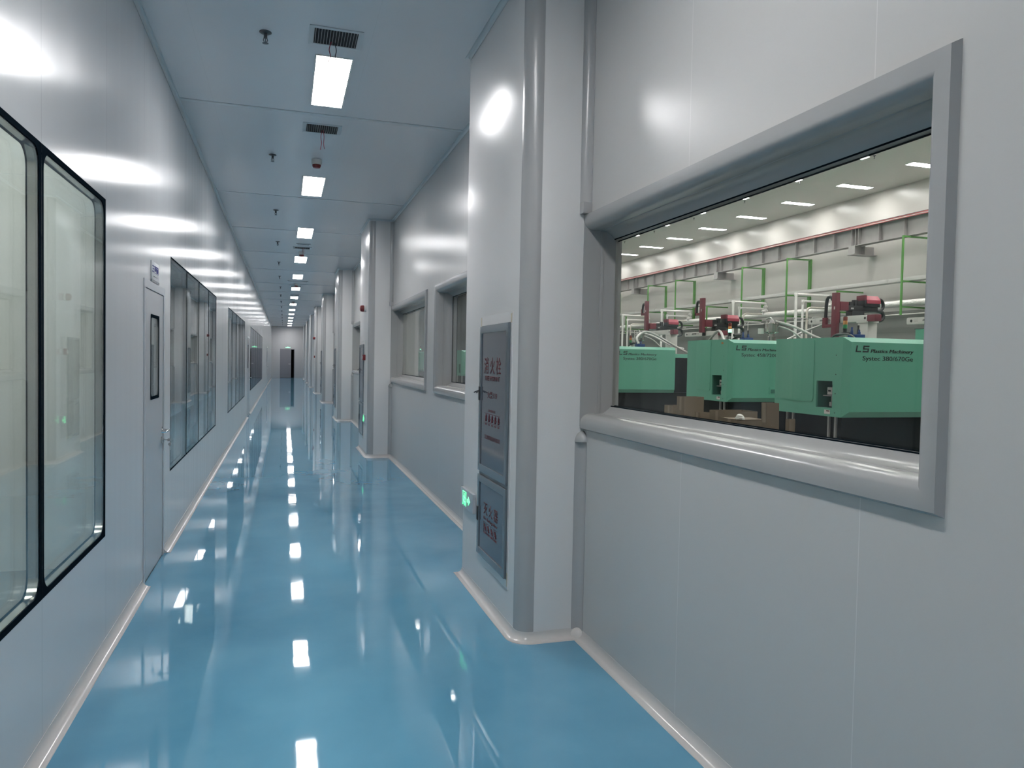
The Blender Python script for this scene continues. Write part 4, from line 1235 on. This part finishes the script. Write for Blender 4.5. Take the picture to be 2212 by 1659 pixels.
tower(8.60, 9.665, 2.12, 'red, amber and green signal lamp on the nearest machine', False)
tower(9.30, 13.90, 2.20, 'signal lamp glowing green on the middle machine', True, 1.1, 0.13)
tower(8.9, 17.9, 2.05, 'signal lamp beside the window frame on the left machine', False, 1.0, 0.07)
tower(7.9, 44.2, 2.03, 'signal lamp glowing green on the farthest machine', True, 1.2, 0.03)

def valve_cluster(x, y, z, label, s=1.0):
    root = tag(empty('valve_block', (x, y, z)), label, 'valve block', 'blue hydraulic valve blocks on the machines')
    MB().box(x - 0.1 * s, x + 0.16 * s, y - 0.12 * s, y + 0.12 * s, z, z + 0.12 * s).build('block', 'blue_paint', root, bevel=0.01)
    for k, (dx, dy, h) in enumerate(((-0.04, 0.06, 0.16), (0.06, -0.02, 0.2), (0.02, -0.09, 0.1))):
        MB().lathe((x + dx * s, y + dy * s, z + 0.12 * s), [(0.032 * s, 0), (0.032 * s, h * 0.5 * s), (0.022 * s, h * 0.6 * s), (0.022 * s, h * s)], 'Z', 10).build('solenoid', 'blue_paint' if k != 1 else 'black_plastic', root)
    for k in range(3):
        MB().tube(spline([(x - 0.03 * k, y + 0.05, z + 0.15 * s), (x - 0.08, y + 0.2 + 0.05 * k, z + (0.16 - 0.03 * k) * s), (x - 0.12, y + 0.36, z + 0.05), (x - 0.12, y + 0.42, z + 0.012)], 6), 0.011, 6).build('hose', 'black_plastic', root)
    return root
valve_cluster(8.6, 9.44, 2.0, 'blue valve block with black hoses on the nearest machine', 0.72)
valve_cluster(9.6, 13.75, 2.07, 'blue valve block on the middle machine beside its green lamp', 0.8)
vb = valve_cluster(9.0, 17.6, 1.98, 'blue valve block on the left machine near the window frame', 0.8)
MB().tube(spline([(8.95, 17.55, 2.08), (9.0, 17.7, 2.28), (9.5, 18.0, 2.42), (10.2, 17.8, 2.05), (10.7, 17.5, 1.74)], 8), 0.03, 8).build('hose', 'hose_clear', vb)

def hopper(x, y, z, label, leg=0.3):
    root = tag(empty('material_hopper', (x, y, z)), label, 'hopper', 'steel material hoppers on the machines')
    MB().lathe((x, y, z), [(0.09, 0), (0.09, 0.14), (0.06, 0.15), (0.06, 0.2), (0.155, 0.24), (0.16, 0.40), (0.17, 0.405), (0.17, 0.43), (0.10, 0.45)], 'Z', 20).build('vessel', 'stainless', root)
    MB().lathe((x, y, z + 0.45), [(0.06, 0), (0.05, 0.05), (0.02, 0.07)], 'Z', 14).build('lid', 'galvanised', root)
    MB().box(x - 0.24, x - 0.16, y + 0.05, y + 0.16, z + 0.2, z + 0.32).build('control_box', 'robot_white', root, bevel=0.006)
    MB().tube(spline([(x, y + 0.12, z + 0.38), (x, y + 0.2, z + 0.52), (x, y + 0.05, z + 0.56), (x, y, z + 0.5)], 6), 0.018, 8).build('suction_pipe', 'brushed_steel', root)
    MB().tube(spline([(x + 0.05, y - 0.05, z + 0.48), (x + 0.35, y - 0.3, z + 0.36), (x + 0.7, y - 0.7, z + 0.10), (x + 1.0, y - 1.0, z - 0.02)], 8), 0.028, 8).build('hose', 'hose_clear', root)
    MB().tube(spline([(x + 0.05, y - 0.05, z + 0.40), (x + 0.3, y - 0.3, z + 0.26), (x + 0.5, y - 0.5, z + 0.02)], 8), 0.018, 8).build('hose', 'hose_clear', root)
    if leg:
        for dx in (-0.1, 0.1):
            MB().tube([(x + dx, y, z - leg), (x + dx, y, z + 0.02)], 0.02, 8).build('leg', 'brushed_steel', root)
hopper(10.3, 13.80, 2.072, 'steel material hopper with clear hoses on the middle machine', 0)
hopper(10.7, 20.9, 2.05, 'steel material hopper with clear hoses above the left machine')
for i, (pts_, r_, w) in enumerate((
        ([(11.44, 13.45, 2.53), (11.3, 13.62, 2.44), (11.0, 13.75, 2.3), (10.55, 13.8, 2.075)], 0.024, 'pale hose dropping from the nearest robot beam to the middle machine'),
        ([(8.4, 9.2, 2.0), (8.45, 9.4, 2.08), (8.5, 9.75, 2.09), (8.55, 9.95, 2.0)], 0.014, 'black hose arching over the nearest machine top'),
        ([(9.1, 13.8, 2.07), (9.4, 14.4, 2.3), (10.0, 15.5, 2.36), (10.3, 16.4, 2.1), (10.4, 16.95, 1.735)], 0.03, 'pale hose arching behind the middle machine'))):
    tag(MB().tube(spline(pts_, 8), r_, 8).build('hose', 'black_plastic' if 'black' in w else 'hose_clear'), w, 'hose')

# ------------------------------------------------------------------ cardboard boxes on the hall floor
def carton(x0, x1, y0, y1, z1, label, z0=0.0, flaps=True, lean=0.0, lid=False):
    root = tag(empty('cardboard_box', ((x0 + x1) / 2, (y0 + y1) / 2, z0)), label, 'box', 'brown cardboard boxes behind the window')
    t = 0.006
    dx = lean
    def wallp(pts): return MB().extrude(pts[0], pts[1])
    mb = MB()
    top = lambda x: x + 0.0
    def V(x, y, z): return (x - dx * (z - z0) / (z1 - z0), y, z)
    def slab(xa, xb, ya, yb, za, zb):
        P = [V(xa, ya, za), V(xb, ya, za), V(xb, yb, za), V(xa, yb, za), V(xa, ya, zb), V(xb, ya, zb), V(xb, yb, zb), V(xa, yb, zb)]
        mb.add(P, [(0, 3, 2, 1), (4, 5, 6, 7), (0, 1, 5, 4), (1, 2, 6, 5), (2, 3, 7, 6), (3, 0, 4, 7)])
    slab(x0, x0 + t, y0, y1, z0, z1); slab(x1 - t, x1, y0, y1, z0, z1)
    slab(x0 + t, x1 - t, y0, y0 + t, z0, z1); slab(x0 + t, x1 - t, y1 - t, y1, z0, z1); slab(x0 + t, x1 - t, y0 + t, y1 - t, z0, z0 + t)
    mb.build('carton', 'cardboard', root)
    if flaps:
        w = min(x1 - x0, y1 - y0) * 0.42
        mb = MB()
        mb.extrude([V(x0, y0 + t, z1), V(x0, y1 - t, z1), (x0 - dx - w * 0.75, y1 - t, z1 - w * 0.62), (x0 - dx - w * 0.75, y0 + t, z1 - w * 0.62)], (0.003, 0, 0.003))
        mb.extrude([V(x1, y0 + t, z1), V(x1, y1 - t, z1), (x1 - dx + w * 0.5, y1 - t, z1 + w * 0.5), (x1 - dx + w * 0.5, y0 + t, z1 + w * 0.5)], (0.003, 0, -0.003)) if not lean else None
        mb.build('flap', 'cardboard', root)
    elif lid:
        MB().extrude([V(x0, y0, z1), V(x1, y0, z1), V(x1, y1, z1), V(x0, y1, z1)], (0, 0, -t)).build('lid', 'cardboard', root)
    ym = (y0 + y1) / 2
    MB().extrude([V(x0 - 0.001, ym - 0.03, z1 - 0.22), V(x0 - 0.001, ym + 0.03, z1 - 0.22), V(x0 - 0.001, ym + 0.03, z1 - 0.002), V(x0 - 0.001, ym - 0.03, z1 - 0.002)], (-0.0008, 0, 0)).build('tape', 'cardboard_tape', root)
    return root
carton(6.0, 6.35, 10.145, 10.374, 1.053, 'tall brown carton standing before the middle machine', flaps=False)
carton(6.35, 6.62, 11.10, 11.40, 0.851, 'small brown carton left of the tall carton', flaps=False)
carton(5.6, 5.785, 9.055, 9.17, 0.889, 'short carton in front of the tall carton at its right', flaps=False)
carton(5.6, 6.116, 8.442, 8.80, 0.946, 'wide open carton below the middle machine', flaps=False)
carton(5.2, 5.609, 7.568, 7.90, 0.913, 'low carton with white packing on top', flaps=False, lid=True)
carton(5.17, 5.33, 6.93, 7.03, 1.152, 'tall narrow carton leaning beside the nearest machine', flaps=False, lean=0.03)
carton(5.34, 5.42, 6.80, 6.86, 0.98, 'slim carton right of the leaning one', flaps=False)
root = tag(empty('plastic_bag', (5.25, 7.62, 0.913)), 'crumpled white plastic packing on the low carton', 'packing')
mb = MB()
random.seed(11)
n, k = 10, 7
vs = []
for i in range(k):
    for j in range(n):
        t, p = PI / 2 * i / (k - 1), 2 * PI * j / n
        r = 0.075 * (1 + random.uniform(-0.18, 0.18)) * (0.98 if i < k - 1 else 0.0)
        vs.append((5.27 + r * 0.6 * math.cos(t) * math.cos(p), 7.62 + r * math.cos(t) * math.sin(p), 0.914 + 0.065 * math.sin(t)))
mb.add(vs, [(i * n + j, i * n + (j + 1) % n, (i + 1) * n + (j + 1) % n, (i + 1) * n + j) for i in range(k - 1) for j in range(n)] + [tuple(range(n - 1, -1, -1))])
mb.build('bag', 'plastic_bag', root)
